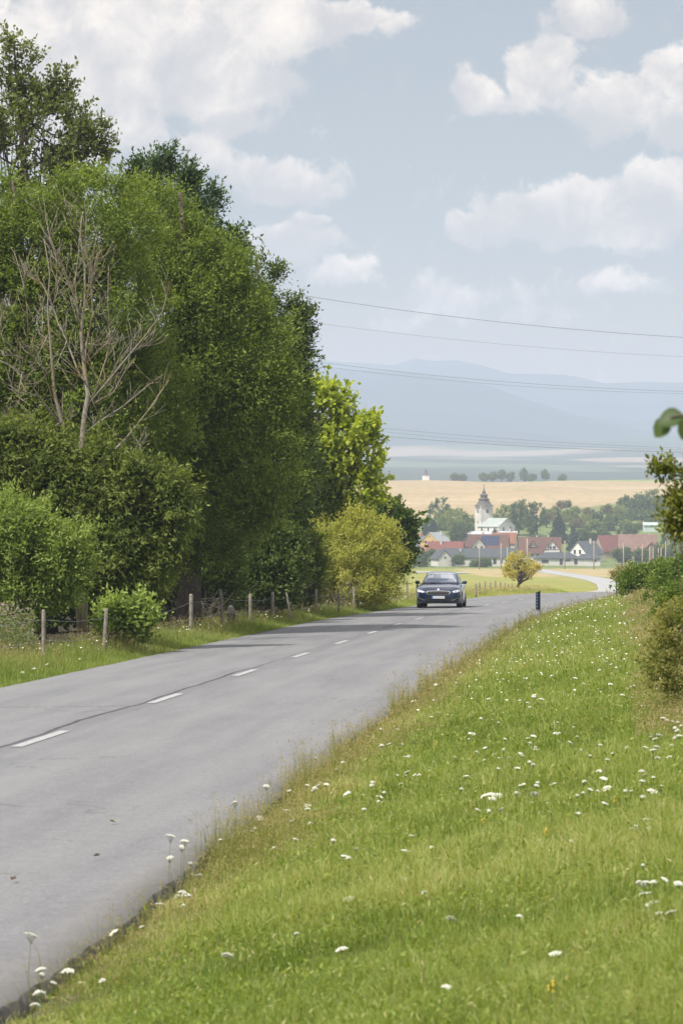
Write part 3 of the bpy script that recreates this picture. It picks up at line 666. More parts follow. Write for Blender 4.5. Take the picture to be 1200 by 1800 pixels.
for i, (q, dr) in enumerate(ends):
    q = Vector(q); dr = Vector(dr).normalized(); L = (.072, .062, .06, .055)[i] if i < 4 else .075
    w_ = dr.cross(Vector((.1, -.8, .6)) if i < 3 else Vector((R.uniform(-.3, .3), R.uniform(-.3, .3), 1))).normalized(); nn = w_.cross(dr)
    b0 = len(lv)
    prof = [(0, .02), (.12, .2), (.3, .36), (.5, .42), (.66, .36), (.78, .3), (.9, .16), (1, .0)]
    for t_, w2 in prof:
        e = q+dr*L*t_-nn*L*.25*t_*t_; jag = 1+R.uniform(-.08, .08)
        lv += [tuple(e+w_*L*w2*jag+nn*L*w2*.35), tuple(e), tuple(e-w_*L*w2*jag+nn*L*w2*.35)]
    for k in range(len(prof)-1):
        o_ = b0+3*k; lf += [(o_, o_+1, o_+4, o_+3), (o_+1, o_+2, o_+5, o_+4)]
    ltint += [R.random()]*(3*len(prof))
mk('foliage', lv, lf, leafmat('hazel_leaf', [(.05, .09, .025), (.085, .13, .04), (.12, .17, .06)], .4, .5, .3), hz, smooth=True, tint=ltint)

# ------------------------------------------------------------------ grass
def blades(name, X, D, H, Wd, tint, material, label, lean=.45, seed=1, zoff=0, cat='grass', seedhead=0):
    r = np.random.RandomState(seed); n = len(X)
    z = ground_z(X, D)-.01+zoff
    a = r.uniform(0, 6.283, n); ln = np.abs(r.normal(size=n))*lean*H
    dx, dy = np.cos(a)*ln, np.sin(a)*ln
    b = r.uniform(0, 6.283, n)*1.0; wx, wy = np.cos(b)*Wd/2, np.sin(b)*Wd/2*.6
    v = np.empty((n, 5, 3))
    v[:, 0] = np.stack([X-wx, D-wy, z], 1); v[:, 1] = np.stack([X+wx, D+wy, z], 1)
    v[:, 2] = np.stack([X+wx*.85+dx*.3, D+wy*.85+dy*.3, z+H*.55], 1); v[:, 3] = np.stack([X-wx*.85+dx*.3, D-wy*.85+dy*.3, z+H*.55], 1)
    v[:, 4] = np.stack([X+dx, D+dy, z+H*np.clip(1-ln/H*.35, .4, 1)], 1)
    i = np.arange(n)*5
    f = np.concatenate([np.stack([i, i+1, i+2, i+3], 1), np.stack([i+3, i+2, i+4, i+4], 1)])
    tris = np.concatenate([np.stack([i, i+1, i+2], 1), np.stack([i, i+2, i+3], 1), np.stack([i+3, i+2, i+4], 1)])
    t = np.repeat(tint, 5); V_ = v.reshape(-1, 3)
    if seedhead:
        sel = np.where(r.rand(n) < .6)[0]; k = seedhead; m_ = len(sel)*k
        base = v[sel, 4]; u = r.uniform(-.28, .02, (len(sel), k)); stem = (v[sel, 4]-v[sel, 2])
        c = base[:, None, :]+stem[:, None, :]*u[..., None]+r.normal(size=(len(sel), k, 3))*(Wd[sel]*2.0)[:, None, None]
        q, qf = leaf_cloud(c.reshape(-1, 3), m_, 1., .45, np.tile((0, 0, .6), (m_, 1)), r)
        q = q.reshape(-1, 4, 3); c0 = q[:, :1].copy(); q = c0+(q-c0)*(np.repeat(Wd[sel], k)*4.5)[:, None, None]; q = q.reshape(-1, 3)
        o0 = len(V_); V_ = np.concatenate([V_, q]); qq = qf+o0
        tris = np.concatenate([tris, qq[:, [0, 1, 2]], qq[:, [0, 2, 3]]]); t = np.concatenate([t, np.repeat(np.clip(np.repeat(tint[sel], k)+.35, 0, 1), 4)])
    o = mk(name, V_, tris, material, tint=t)
    return tag(o, label, cat, kind='stuff')
def scatter(n, d0, d1, xlo, xhi, power, seed):
    """n points between xlo(d) and xhi(d), areal density falling as d**-power"""
    r = np.random.RandomState(seed); dd = np.linspace(d0, d1, 4000); w = np.maximum(xhi(dd)-xlo(dd), 0)*dd**(-power); c = np.cumsum(w); c /= c[-1]
    D = np.interp(r.rand(n), c, dd); lo, hi = xlo(D), xhi(D); return lo+(hi-lo)*r.rand(n), D
GM = leafmat('grass_blade', [(.095, .155, .022), (.205, .285, .05), (.38, .42, .14), (.55, .47, .27)], .42, .5, .35)
DM = leafmat('dry_grass_blade', [(.11, .16, .03), (.20, .22, .06), (.34, .29, .14), (.46, .37, .23)], .35, .7, .2)
frl = lambda d: -.128*d-.4
frr = lambda d: .128*d+.5
lo = lambda d: np.maximum(right_x(d)-.01, frl(d)); hi = lambda d: frr(d)
X, D = scatter(560000, 8.3, 190, lo, hi, 1.75, 61)
s = X-right_s(D)
pn = vnoise(X, D, .7, 51); pn2 = vnoise(X, D, .25, 52)
r = np.random.RandomState(3)
sc_ = (D/14)**.62
pf = vnoise(X, D, 5.5, 53); pm = vnoise(X, D, 2.1, 54)
H = (.05+.085*r.rand(len(X))**1.3)*(1+.4*pn)*(1+.3*np.clip(pn2, -1, 1))*(1+.55*np.clip(pf, -1, 1.2)+.35*pm)*np.clip(.7+D/60, 1, 1.7)
H *= np.clip(.55+s*.9, .5, 1)
H *= np.where(vnoise(X, D, 3.3, 58) > .75, .45, 1)
tint = np.clip(.34+.15*r.normal(size=len(X))+.17*pn2+.12*pn+.12*pm-.06*pf+.36*np.exp(-(s/.5)**2)+.30*(r.rand(len(X)) < .09)+.22*np.clip((s-4.5)/4, 0, 1)*(D < 60), 0, 1)
keep = r.rand(len(X)) < np.where(s < .25, .55+.7*np.clip(vnoise(X, D, 1.6, 77), 0, 1), 1)
blades('verge_grass', X[keep], D[keep], H[keep], (.0055*sc_*(1-.3*r.rand(len(X))))[keep], tint[keep], GM, 'short green meadow grass covering the right verge', .95, 4)
# coarse tufts
r = np.random.RandomState(37); X0, D0 = scatter(260, 10, 90, lambda d: np.maximum(right_x(d)+.35, frl(d)), hi, 1.25, 361)
ci = np.repeat(np.arange(len(X0)), 55); rr_ = (.05+.07*r.rand(len(X0)))[ci]
X = X0[ci]+rr_*r.normal(size=len(ci)); D = D0[ci]+rr_*1.2*r.normal(size=len(ci)); X = np.maximum(X, right_s(D)+.05)
blades('grass_tufts', X, D, (.10+.15*r.rand(len(X0)))[ci]*(.6+.5*r.rand(len(X))), .0055*(D/14)**.62, np.clip((.08+.5*r.rand(len(X0))**1.5)[ci]+.08*r.normal(size=len(X)), 0, 1), GM, 'coarser taller tufts scattered through the verge grass', .75, 38)
# small herb leaves and straw lying among the blades
X, D = scatter(110000, 8.3, 120, lo, hi, 1.8, 161); s = X-right_s(D)
r = np.random.RandomState(23); pm = vnoise(X, D, 2.4, 155); k = r.rand(len(X)) < np.clip(.55+.7*pm, .08, 1)*np.clip(s*1.2, .1, 1); X, D, pm, s = X[k], D[k], pm[k], s[k]
pos = np.stack([X, D, ground_z(X, D)+.015+(.02+.09*r.rand(len(X)))*(1+.4*pm)], 1)
v, f = leaf_cloud(pos, len(X), 1., .30, np.tile((0., 0, .5), (len(X), 1)), r); v = v.reshape(-1, 4, 3); c0 = v[:, :1].copy()
v = (c0+(v-c0)*((.024+.016*r.rand(len(X)))*(D/14)**.55)[:, None, None]).reshape(-1, 3)
tn = np.clip(.3+.18*r.normal(size=len(X))+.5*(r.rand(len(X)) < .07)+.1*vnoise(X, D, .8, 156), 0, 1)
tag(mk('herb_leaves', v, f, leafmat('herb_leaf', [(.12, .18, .03), (.22, .29, .05), (.36, .40, .13), (.55, .48, .28)], .4), tint=np.repeat(tn, 4)), 'low herb leaves and bits of straw mixed into the verge grass', 'herbs', kind='stuff')
# thin seeding stems standing over the short grass
X, D = scatter(9000, 9, 110, lambda d: np.maximum(right_x(d)+.2, frl(d)), hi, 1.5, 261); r = np.random.RandomState(27)
k = r.rand(len(X)) < np.clip(.4+.8*vnoise(X, D, .7, 262), .05, 1); X, D = X[k], D[k]
blades('tall_grass_stems', X, D, .14+.16*r.rand(len(X)), .0022*(D/16)**.75, np.clip(.1+.5*r.rand(len(X)), 0, 1), DM, 'thin taller seeding stems standing over the short verge grass', .4, 28, seedhead=4)
# taller, dry stalks along the asphalt edge
X, D = scatter(60000, 12.5, 180, lambda d: right_x(d)-.02, lambda d: right_x(d)+.85+.004*np.clip(d, 0, 60), 1.3, 62)
cl = np.clip(vnoise(X, D, .9, 71)+.55, 0, 1.4); r = np.random.RandomState(9)
keep = r.rand(len(X)) < (.25+.8*cl)*np.clip((D-11)/10, .25, 1)*np.clip(1.15-(X-right_s(D))/.85, .1, 1)*np.clip(1.3-D/110, .3, 1)
X, D, cl = X[keep], D[keep], cl[keep]
H = (.10+.30*r.rand(len(X))**2.1)*np.clip(D/24, .55, 1)*(.55+.6*cl)*(1+.35*vnoise(X, D, 2.6, 93))*np.clip(1.2-(X-right_s(D))/1.2, .5, 1.2)
tint = np.clip(.18+.36*r.rand(len(X))+.1*vnoise(X, D, .4, 4)-.18*(D > 55), 0, 1)
blades('dry_grass', X, D, H, .003*(D/20)**.8, tint, DM, 'brown seeding grass stalks fringing the asphalt edge', .3, 5, seedhead=7)
# dry tall grass on the right bank
X, D = scatter(60000, 24, 130, lambda d: np.maximum(right_s(d)+2.9+1.1*vnoise(d, 0*d, .2, 3), .092*d+.3), lambda d: frr(d)+.6, 1.5, 63)
r = np.random.RandomState(10); H = .2+.3*r.rand(len(X)); tint = np.clip(.36+.25*r.normal(size=len(X))+.3*vnoise(X, D, .35, 5), 0, 1)
H *= np.clip((X-(.092*D+.3))/1.2+.3, .3, 1)
blades('tall_dry_grass', X, D, H, .0045*(D/28)**.7, tint, DM, 'tall straw coloured grass on the right bank', .45, 6, seedhead=3)
# left roadside strip
X, D = scatter(120000, 40, 215, lambda d: np.where(d < 128, left_x(d)-2.4, left_x(d)-3.0), lambda d: left_x(d)-.02, 1.2, 64)
r = np.random.RandomState(11); sl = left_x(D)-X
H = (.10+.16*r.rand(len(X)))*np.clip(.45+sl*1.0, .35, 1.5)*(1+.45*vnoise(X, D, .8, 8)); tint = np.clip(.42+.16*r.normal(size=len(X))+.2*vnoise(X, D, .5, 9)+.2*(D > 130), 0, 1)
blades('roadside_grass', X, D, H, .0065*(D/50)**.7, tint, GM, 'tall mixed grass under the wire fence on the left', .5, 7, seedhead=0)
X, D = scatter(12000, 46, 205, lambda d: left_x(d)-2.3, lambda d: left_x(d)-.45, 1., 65)
r = np.random.RandomState(12); H = .3+.3*r.rand(len(X)); k = r.rand(len(X)) < np.clip(vnoise(X, D, .6, 33)+.6, .1, 1); tint = np.clip(.35+.3*r.rand(len(X)), 0, 1)
blades('seeding_grass', X[k], D[k], H[k], (.005*(D/50)**.7)[k], tint[k], DM, 'seeding grass stalks around the fence posts on the left', .35, 8, seedhead=5)
# weeds with leaves and faded pink heads at the far left
X, D = scatter(330, 54.5, 61, lambda d: -.127*d, lambda d: -.1075*d, 0, 66)
r = np.random.RandomState(13); wv_, wf_, wt_ = [], [], []
Hs = .5+.75*r.rand(len(X)); Z = ground_z(X, D)
k = 34; u = r.rand(len(X), k); pos = np.stack([X[:, None]+.06*r.normal(size=(len(X), k)), D[:, None]+.06*r.normal(size=(len(X), k)), Z[:, None]+Hs[:, None]*u], -1).reshape(-1, 3)
v, f = leaf_cloud(pos, len(pos), .085, .3, np.zeros((len(pos), 3)), r)
t_ = np.where(u.ravel() > .93, .95, .1+.5*r.rand(len(pos)))
tag(mk('tall_weeds', v, f, leafmat('weed_leaf', [(.09, .13, .05), (.16, .2, .08), (.24, .27, .13), (.36, .28, .31)], .35), tint=np.repeat(t_, 4)), 'tall grey green weeds with faded pink flower heads by the first post', 'weeds', kind='stuff')

# ------------------------------------------------------------------ white umbel flowers
white = mat('petal_white', (.72, .72, .62), .8, .12, 60); stemm = mat('flower_stem', (.12, .17, .05), .8, .2, 5)
def umbel_head(n, R_, seed):
    r = random.Random(seed); v, f = [], []
    for i in range(n):
        a = i*2.399; q = math.sqrt((i+.5)/n)*R_; x, y = q*math.cos(a), q*math.sin(a); z = .012*(1-(q/R_)**2)+r.uniform(-.002, .002); s_ = R_*.24*r.uniform(.7, 1.1)
        b = len(v)
        for k in range(6): v.append((x+s_*math.cos(k*1.047), y+s_*math.sin(k*1.047), z-.002))
        v.append((x, y, z+.004)); v.append((x, y, z-.006))
        for k in range(6): f += [(b+k, b+(k+1) % 6, b+6), (b+(k+1) % 6, b+k, b+7)]
    return v, f
protos = []
for k in range(4):
    v, f = umbel_head(26, .026+.006*k, k); hm = mk('flower_head', v, f, white)
    sm_ = MB().tube([(0, 0, 0), (.012, .006, .15), (0, 0, .30)], [.0016, .0013, .0011], 5)
    for j in range(9): a = j*.698; sm_.tube([(0, 0, .27), (math.cos(a)*.02, math.sin(a)*.02, .298)], [.0009, .0007], 3)
    stem = sm_.build('stem', stemm); protos.append((hm, stem))
FL = [(555,1333),(468,1383),(413,1412),(457,1438),(430,1462),(441,1468),(300,1470),(325,1480),(320,1490),(299,1508),(350,1550),(282,1598),(312,1590),(322,1606),(328,1588),(200,1640),(250,1645),(180,1745),(70,1770),(55,1645),(62,1790),(520,1485),
      (612,1520),(606,1518),(710,1560),(745,1585),(713,1508),(725,1480),(757,1501),(975,1701),(785,1763),(615,1596),(912,1630),(792,1636),(1005,1493),(1009,1489),(1030,1486),(1050,1410),(1065,1405),(667,1416),(664,1425),(675,1408),(733,1377),(715,1342),(720,1340),(1129,1577),(1133,1590),(1148,1607),(1137,1614),(1158,1627),(1178,1627),
      (1112,1471),(1117,1467),(1140,1470),(1148,1411),(1137,1452),(1158,1438),(1162,1436),(907,1414),(939,1415),(935,1429),(963,1430),(865,1422),(873,1417),(858,1445),(880,1442),(838,1441),(802,1345),(850,1349),(878,1347),(895,1346),(752,1368),(762,1352),(731,1376),(1127,1373),(1190,1310),(1180,1325),(1175,1347),(1155,1350),(1001,1318),(1021,1332),
      (575,1383),(560,1390),(540,1430),(545,1455),(480,1500),(505,1440),(610,1410),(520,1660),(600,1690),(400,1700),(120,1720),(640,1440),(1052,1374),(971,1395),(1145,1305),(1100,1330),(940,1330),(1050,1300),(830,1300),(980,1280),(700,1290),(1180,1280),(1130,1250),(860,1235),(930,1250),(770,1260),
      (40,1185),(100,1147),(140,1160),(60,1178),(215,1138),(235,1140),(83,1170)]
r = random.Random(21); spots = []
for px, py in FL:
    dy = 18 if py > 1450 else 8
    for _ in range(60):
        X_, D_, Z_ = at(px, py+dy)
        if X_ < float(left_x(D_))-.1 or X_ > float(right_s(D_))+.08: break
        dy += 4
    spots.append((X_, D_, Z_, r.uniform(.5, .88), min(.6, D_*dy/F)))
tries = 0; FL2 = list(FL)
while len(spots) < 292 and tries < 4000:
    tries += 1
    if r.random() < .35: cx_0, cy_0 = FL2[r.randrange(len(FL2)-7)]           # companions of the larger heads
    else:
        cy_0 = 1060+(r.random()**1.35)*420; xmin = np.interp(cy_0, [1050, 1100, 1200, 1300, 1400, 1500, 1700], [1000, 905, 790, 600, 470, 380, 60])+8; cx_0 = r.uniform(xmin, 1195)
    for _ in range(r.randint(1, 4)):
        k_ = .35+(cy_0-1000)/500; px, py = cx_0+r.gauss(0, 16)*k_, cy_0+r.gauss(0, 9)*k_+6
        X_, D_, Z_ = at(px, py)
        if D_ > 110 or D_ < 11 or X_ < float(right_s(D_))+.1 or len(spots) >= 292: continue
        spots.append((X_, D_, Z_, r.uniform(.30, .68), r.uniform(.15, .25)))
for i, (X_, D_, Z_, sc, hgt) in enumerate(spots):
    left = X_ < float(left_x(D_))
    lab = ('white flower head on a thin stem beside the left wire fence' if left else 'white flat flower head on a thin stem in the verge grass')
    o = empty('wild_carrot_flower', (X_, D_, Z_), r.uniform(0, 6), lab, 'flower', 'white flowers by the left fence' if left else 'white flowers scattered over the right verge')
    hp, sp = protos[i % 4]; hgt = max(.1, hgt)
    tilt = (r.uniform(-.35, .35)+.2, r.uniform(-.35, .35), 0)
    if i < 4: h, s_ = hp, sp
    else: h, s_ = hp.copy(), sp.copy(); C.objects.link(h); C.objects.link(s_)
    h.parent = o; s_.parent = o
    h.location = (0, 0, hgt); q = sc*max(1, (D_/22)**.35)*(1.15 if left else 1); h.scale = (q*r.uniform(.85, 1.15), q*r.uniform(.8, 1.1), q*r.uniform(.6, 1.9)); h.rotation_euler = tilt
    s_.scale = (1, 1, hgt/.30)
# the far haze of small white flowers, past counting
X, D = scatter(1500, 32, 190, lambda d: right_x(d)+.3, lambda d: frr(d), .9, 67)
r2 = np.random.RandomState(14); k = r2.rand(len(X)) < np.clip(vnoise(X, D, .5, 15)+.55, .05, 1); X, D = X[k], D[k]
X2, D2 = scatter(420, 52, 200, lambda d: left_x(d)-2.2, lambda d: left_x(d)-.3, .3, 68); X = np.concatenate([X, X2]); D = np.concatenate([D, D2])
Z = ground_z(X, D)+.16+.12*r2.rand(len(X))+.12*(X < left_x(D)); sz = (.008+.014*r2.rand(len(X))**2)*np.clip(D/40, 1, 2.2)**.6
vv, ff = [], []
for x, d, z, q in zip(X, D, Z, sz):
    b = len(vv); a0 = r2.rand()*6; tl = .5*r2.rand()
    for j in range(6): vv.append((x+q*math.cos(a0+j*1.047), d+q*math.sin(a0+j*1.047), z+q*tl*math.sin(a0+j*1.047)+.2*q*math.cos(j*2.1)))
    vv.append((x, d, z+.3*q)); vv.append((x, d, z-.3*q))
    for j in range(6): ff += [(b+j, b+(j+1) % 6, b+6), (b+(j+1) % 6, b+j, b+7)]
tag(mk('small_flowers', vv, ff, white), 'countless tiny white flowers dotting the verge', 'flowers', kind='stuff')
# a few yellow spikes
ym = mat('petal_yellow', (.6, .45, .06), .8, .1, 40)
for i, (px, py, lab) in enumerate([(968,1790,'small yellow flower at the bottom right of the verge'), (1080,1430,'yellow flower spike low on the right of the verge'), (960,1490,'yellow flower beside the middle cluster of white flowers'), (848,1470,'yellow flower left of the white flower cluster'), (768,1318,'small yellow flower high on the left of the verge')]):
    X_, D_, Z_ = at(px, py+14); o = empty('yellow_flower', (X_, D_, Z_), 0, lab, 'flower', 'yellow flowers on the verge')
    MB().tube([(0, 0, 0), (0, 0, .16)], .002, 5).build('stem', stemm, o)
    f_ = MB()
    for j in range(7): f_.box((r.uniform(-.01, .01), r.uniform(-.01, .01), .125+.006*j), (.010, .010, .007), j)
    f_.build('flower_head', ym, o)

for i, (px, py, L, lab) in enumerate([(172, 1556, .06, 'small dark dead leaf lying on the asphalt near the edge'), (24, 1601, .07, 'reddish dead leaf on the asphalt at the left edge'), (198, 1490, .08, 'yellowish leaf lying on the asphalt')]):
    X_, D_, Z_ = at(px, py); o = empty('fallen_leaf', (X_, D_, float(base_z(D_))+.05), i*1.3, lab, 'leaf')
    mk('blade', [(-L/2, 0, 0), (-L*.15, L*.22, .018), (L*.3, L*.18, .012), (L/2, 0, .02), (L*.2, -L*.2, .006), (-L*.2, -L*.2, .014), (0, 0, 0)], [(0, 6, 1), (1, 6, 2), (2, 6, 3), (3, 6, 4), (4, 6, 5), (5, 6, 0)],
       mat('dead_leaf_%d' % i, [(.09, .07, .055), (.13, .09, .065), (.30, .27, .14)][i], .8, .2, 30), o)
# ------------------------------------------------------------------ fences, marker post, stone
wood = mat('weathered_wood', (.31, .28, .23), .9, .45, 9, bump=.5, bscale=30); wirem = mat('fence_wire', (.32, .32, .33), .45, .2, 3, metal=.6)
def fence(name, label, posts, wires, group=None, rad=.05, rusty=False):
    p0 = posts[0]; o = empty(name, (p0[0], p0[1], gz(p0[0], p0[1])), 0, label, 'fence', group); b0 = Vector(o.location); tops = []
    for i, (x, d, h, lx) in enumerate(posts):
        z = gz(x, d); q = Vector((x, d, z))-b0; rr = rad*R.uniform(.8, 1.15)
        ps = [q+Vector((lx*t, 0, h*t)) for t in (-.1, .3, .6, .97)]+[q+Vector((lx, 0, h))]
        MB().tube(ps, [rr*1.05, rr, rr*.97, rr*.93, rr*.7], 9).build('post', wood, o, True); tops.append((q, h, lx))
    for hw in wires:
        w_ = MB()
        for a, b in zip(tops[:-1], tops[1:]):
            A = a[0]+Vector((a[2]*hw, -.06, a[1]*hw)); B = b[0]+Vector((b[2]*hw, -.06, b[1]*hw))
            w_.tube([A.lerp(B, t)-Vector((0, 0, .06*math.sin(math.pi*t))) for t in (0, .25, .5, .75, 1)], .0042, 4)
        w_.build('wire', wirem, o)
    return o
fp = [(77,53.5,1.05,0),(183,58.5,.98,.05),(262,63.8,.95,-.02),(336,73,1.12,0),(391,80,1.12,-.05),(440,84,.98,0),(479,90,.95,0),(512,91,.95,-.16),(555,98,.98,0),(595,103,.98,0),(622,108,.95,0),(648,113,1.0,0),(673,118,1.02,0),(695,123,.98,0),(715,129,1.05,0)]
posts = [((px-600)/F*d, d, h, l) for px, d, h, l in fp]; posts = [(-6.9, 46, 1.05, 0)]+posts
fence('wire_fence', 'sagging wire fence on weathered wooden posts along the thicket', posts, (.82, .45), rad=.047)
fp = [(733,134,.95,0),(800,140,.8,0),(836,150,.78,0),(842,156,.8,0),(852,165,.75,0),(861,168,.75,0),(870,174,.8,0),(879,182,.78,0),(887,190,.7,0),(892,198,.7,0),(899,205,.75,0)]
fence('wire_fence', 'short dark fence posts beside the bend behind the car', [((px-600)/F*d, d, h, l) for px, d, h, l in fp], (.8,), rad=.055)
# marker post
X_, D_ = (945-600)/F*93, 93.0
mo = empty('marker_post', (X_, D_, gz(X_, D_)), math.radians(8), 'narrow dark roadside marker post with a slanted top on the verge', 'road marker')
navy = mat('marker_dark', (.012, .022, .055), .35, .3, 9); mgrey = mat('marker_grey', (.42, .43, .45), .6, .3, 9, col2=(.12, .13, .16))
zt = (900-1038)/F*93-gz(X_, D_)
def slab(w, dth, z0, z1, slant=0, y=0):
    mb_ = MB(); x = w/2; t_ = dth/2
    pr = [(-x, 0), (-x*.6, -t_), (x*.6, -t_), (x, 0), (x*.6, t_), (-x*.6, t_)]
    v = [(a, b+y, z0) for a, b in pr]+[(a, b+y, z1-slant*(x-a)/(2*x)) for a, b in pr]
    return mb_.add(v, [(5, 4, 3, 2, 1, 0), (6, 7, 8, 9, 10, 11)]+[(k, (k+1) % 6, 6+(k+1) % 6, 6+k) for k in range(6)])
slab(.15, .10, -.1, zt-.62).build('base', mgrey, mo)
slab(.155, .11, zt-.62, zt, .07).build('upper_panel', navy, mo)
rf_ = MB()
for k in range(5): rf_.box((-.045+.0*k, -.045, zt-.12-.1*k), (.022, .03, .045))
rf_.build('reflector', mat('reflector_pale', (.35, .42, .52), .3, .2, 30), mo)
# kilometre stone
X_, D_ = (406-600)/F*82, 82.0
ko = empty('milestone', (X_, D_, gz(X_, D_)), .1, 'small weathered stone post beside the pale fence post', 'milestone')
stone = mat('old_stone', (.17, .16, .15), .9, .4, 12, bump=.5)
MB().box((0, 0, .2), (.24, .2, .5), 0, .9).build('body', mat('dark_stone', (.07, .065, .06), .9, .3, 12, bump=.5), ko)
MB().box((0, 0, .53), (.20, .17, .16), 0, .8).box((0, 0, .64), (.15, .13, .06), 0, .5).build('cap', stone, ko)

# ------------------------------------------------------------------ car
def car(px, d, yaw):
    X_ = (px-600)/F*d
    z = float(base_z(d))+.03
    o = empty('parked_car' if False else 'car', (X_, d, z), yaw, 'dark blue hatchback driving towards the camera on the road', 'car')
    o.rotation_euler = (math.atan(-.0166)*1.0, 0, yaw)
    paint = bpy.data.materials.new('car_paint'); paint.use_nodes = True; p = paint.node_tree.nodes['Principled BSDF']
    p.inputs['Base Color'].default_value = (.008, .022, .06, 1); p.inputs['Roughness'].default_value = .28; p.inputs['Metallic'].default_value = .35
    p.inputs['Coat Weight'].default_value = 1; p.inputs['Coat Roughness'].default_value = .04
    black = mat('black_trim', (.012, .012, .014), .45); chrome = mat('chrome', (.75, .76, .78), .18, .05, 3, metal=1)
    glass = bpy.data.materials.new('car_glass'); glass.use_nodes = True; q = glass.node_tree.nodes['Principled BSDF']
    q.inputs['Base Color'].default_value = (.02, .024, .03, 1); q.inputs['Roughness'].default_value = .03; q.inputs['IOR'].default_value = 3.2; q.inputs['Specular IOR Level'].default_value = .7
    wsg = bpy.data.materials.new('windscreen_glass'); wsg.use_nodes = True; q = wsg.node_tree.nodes['Principled BSDF']
    q.inputs['Base Color'].default_value = (.50, .53, .58, 1); q.inputs['Roughness'].default_value = .03; q.inputs['Metallic'].default_value = .8
    tyre = mat('tyre_rubber', (.018, .018, .02), .8, .2, 9); rimm = mat('alloy_rim', (.35, .36, .38), .3, .1, 5, metal=.9)
    lens = mat('headlight_lens', (.75, .77, .82), .12, .1, 9); 
    # station: y, half width, floor, side-top height (shoulder), top height
    st = [(-2.345, .50, .34, .55, .60), (-2.33, .66, .28, .60, .66), (-2.28, .76, .22, .64, .72), (-2.20, .83, .20, .68, .765), (-2.05, .88, .19, .74, .83), (-1.9, .898, .19, .79, .875),
          (-1.78, .903, .19, .82, .90), (-1.7, .906, .19, .835, .915), (-1.6, .909, .19, .85, .93), (-1.42, .912, .19, .87, .95), (-1.25, .913, .19, .88, .965), (-1.14, .914, .19, .885, .972), (-1.06, .914, .19, .89, .98),
          (-.9, .914, .19, .90, .99), (-.5, .914, .19, .92, 1.0), (0, .914, .19, .935, 1.0), (.6, .914, .19, .95, 1.0), (1.0, .914, .19, .96, 1.0), (1.1, .912, .19, .96, 1.0), (1.2, .912, .19, .965, 1.01),
          (1.42, .91, .19, .97, 1.02), (1.6, .905, .19, .97, 1.03), (1.75, .90, .19, .97, 1.03), (1.9, .89, .2, .965, 1.03), (2.1, .86, .22, .94, 1.03), (2.27, .80, .28, .9, 1.0), (2.34, .70, .36, .80, .92)]
    V_, secs = [], []
    for y, w, zf, zs, zt_ in st:
        arch = 0
        for yw in (-1.42, 1.42):
            q_ = .37**2-(y-yw)**2
            if q_ > 0: arch = max(arch, .31+math.sqrt(q_))
        zl = max(zf, min(arch, .70)) if arch else zf
        half = [(0, zf), (w*.72, zf), (w*.86, zf if not arch else zl), (w*.985, zl+.01), (w*1.0, max(zl+.03, zl*.5+zs*.5)), (w*.995, zs-.06), (w*.97, zs), (w*.90, zs+(zt_-zs)*.45), (w*.72, zs+(zt_-zs)*.8), (w*.4, zt_-.004), (0, zt_)]
        secs.append(half+[(-a, b) for a, b in half[-2:0:-1]])
    n = len(secs[0])
    for (y, *_), sc in zip(st, secs):
        for a, b in sc: V_.append((a, y, b))
    Fc = [(i*n+k, i*n+(k+1) % n, (i+1)*n+(k+1) % n, (i+1)*n+k) for i in range(len(st)-1) for k in range(n)]
    Fc += [tuple(range(n))[::-1], tuple((len(st)-1)*n+k for k in range(n))]
    body = mk('body', V_, Fc, paint, o, True)
    # greenhouse
    gs = [(-.98, .72, .97, .74, .985), (-.6, .73, 1.0, .66, 1.195), (-.25, .74, 1.0, .61, 1.36), (-.05, .745, 1.0, .59, 1.418), (.15, .75, 1.0, .58, 1.447), (.55, .75, 1.0, .575, 1.462), (1.0, .745, 1.0, .57, 1.44), (1.4, .73, 1.0, .565, 1.36), (1.8, .70, 1.0, .58, 1.21), (2.15, .66, 1.0, .62, 1.04)]
    GV = []
    for y, w0, z0, w1, z1 in gs:
        h = [(w0+.06, min(z0, z1)-.06), (w0+.03, z0 if z1 > 1.05 else z1-.02), (w1+(w0-w1)*.45, z0+(z1-z0)*.6 if z1 > z0 else z1), (w1, z1-.035), (w1*.86, z1-.008), (w1*.45, z1+.008), (0, z1+.012)]
        GV.append([(a, y, b) for a, b in h]+[(-a, y, b) for a, b in h[-2::-1]])
    n2 = len(GV[0]); gvv = [p_ for s_ in GV for p_ in s_]
    gff = [(i*n2+k, i*n2+k+1, (i+1)*n2+k+1, (i+1)*n2+k) for i in range(len(GV)-1) for k in range(n2-1)]+[tuple(range(n2))[::-1]]
    roof = mk('roof', gvv, gff, paint, o, True)
    bvb = BVHTree.FromPolygons([Vector(a) for a in V_], Fc); bvr = BVHTree.FromPolygons([Vector(a) for a in gvv], gff)
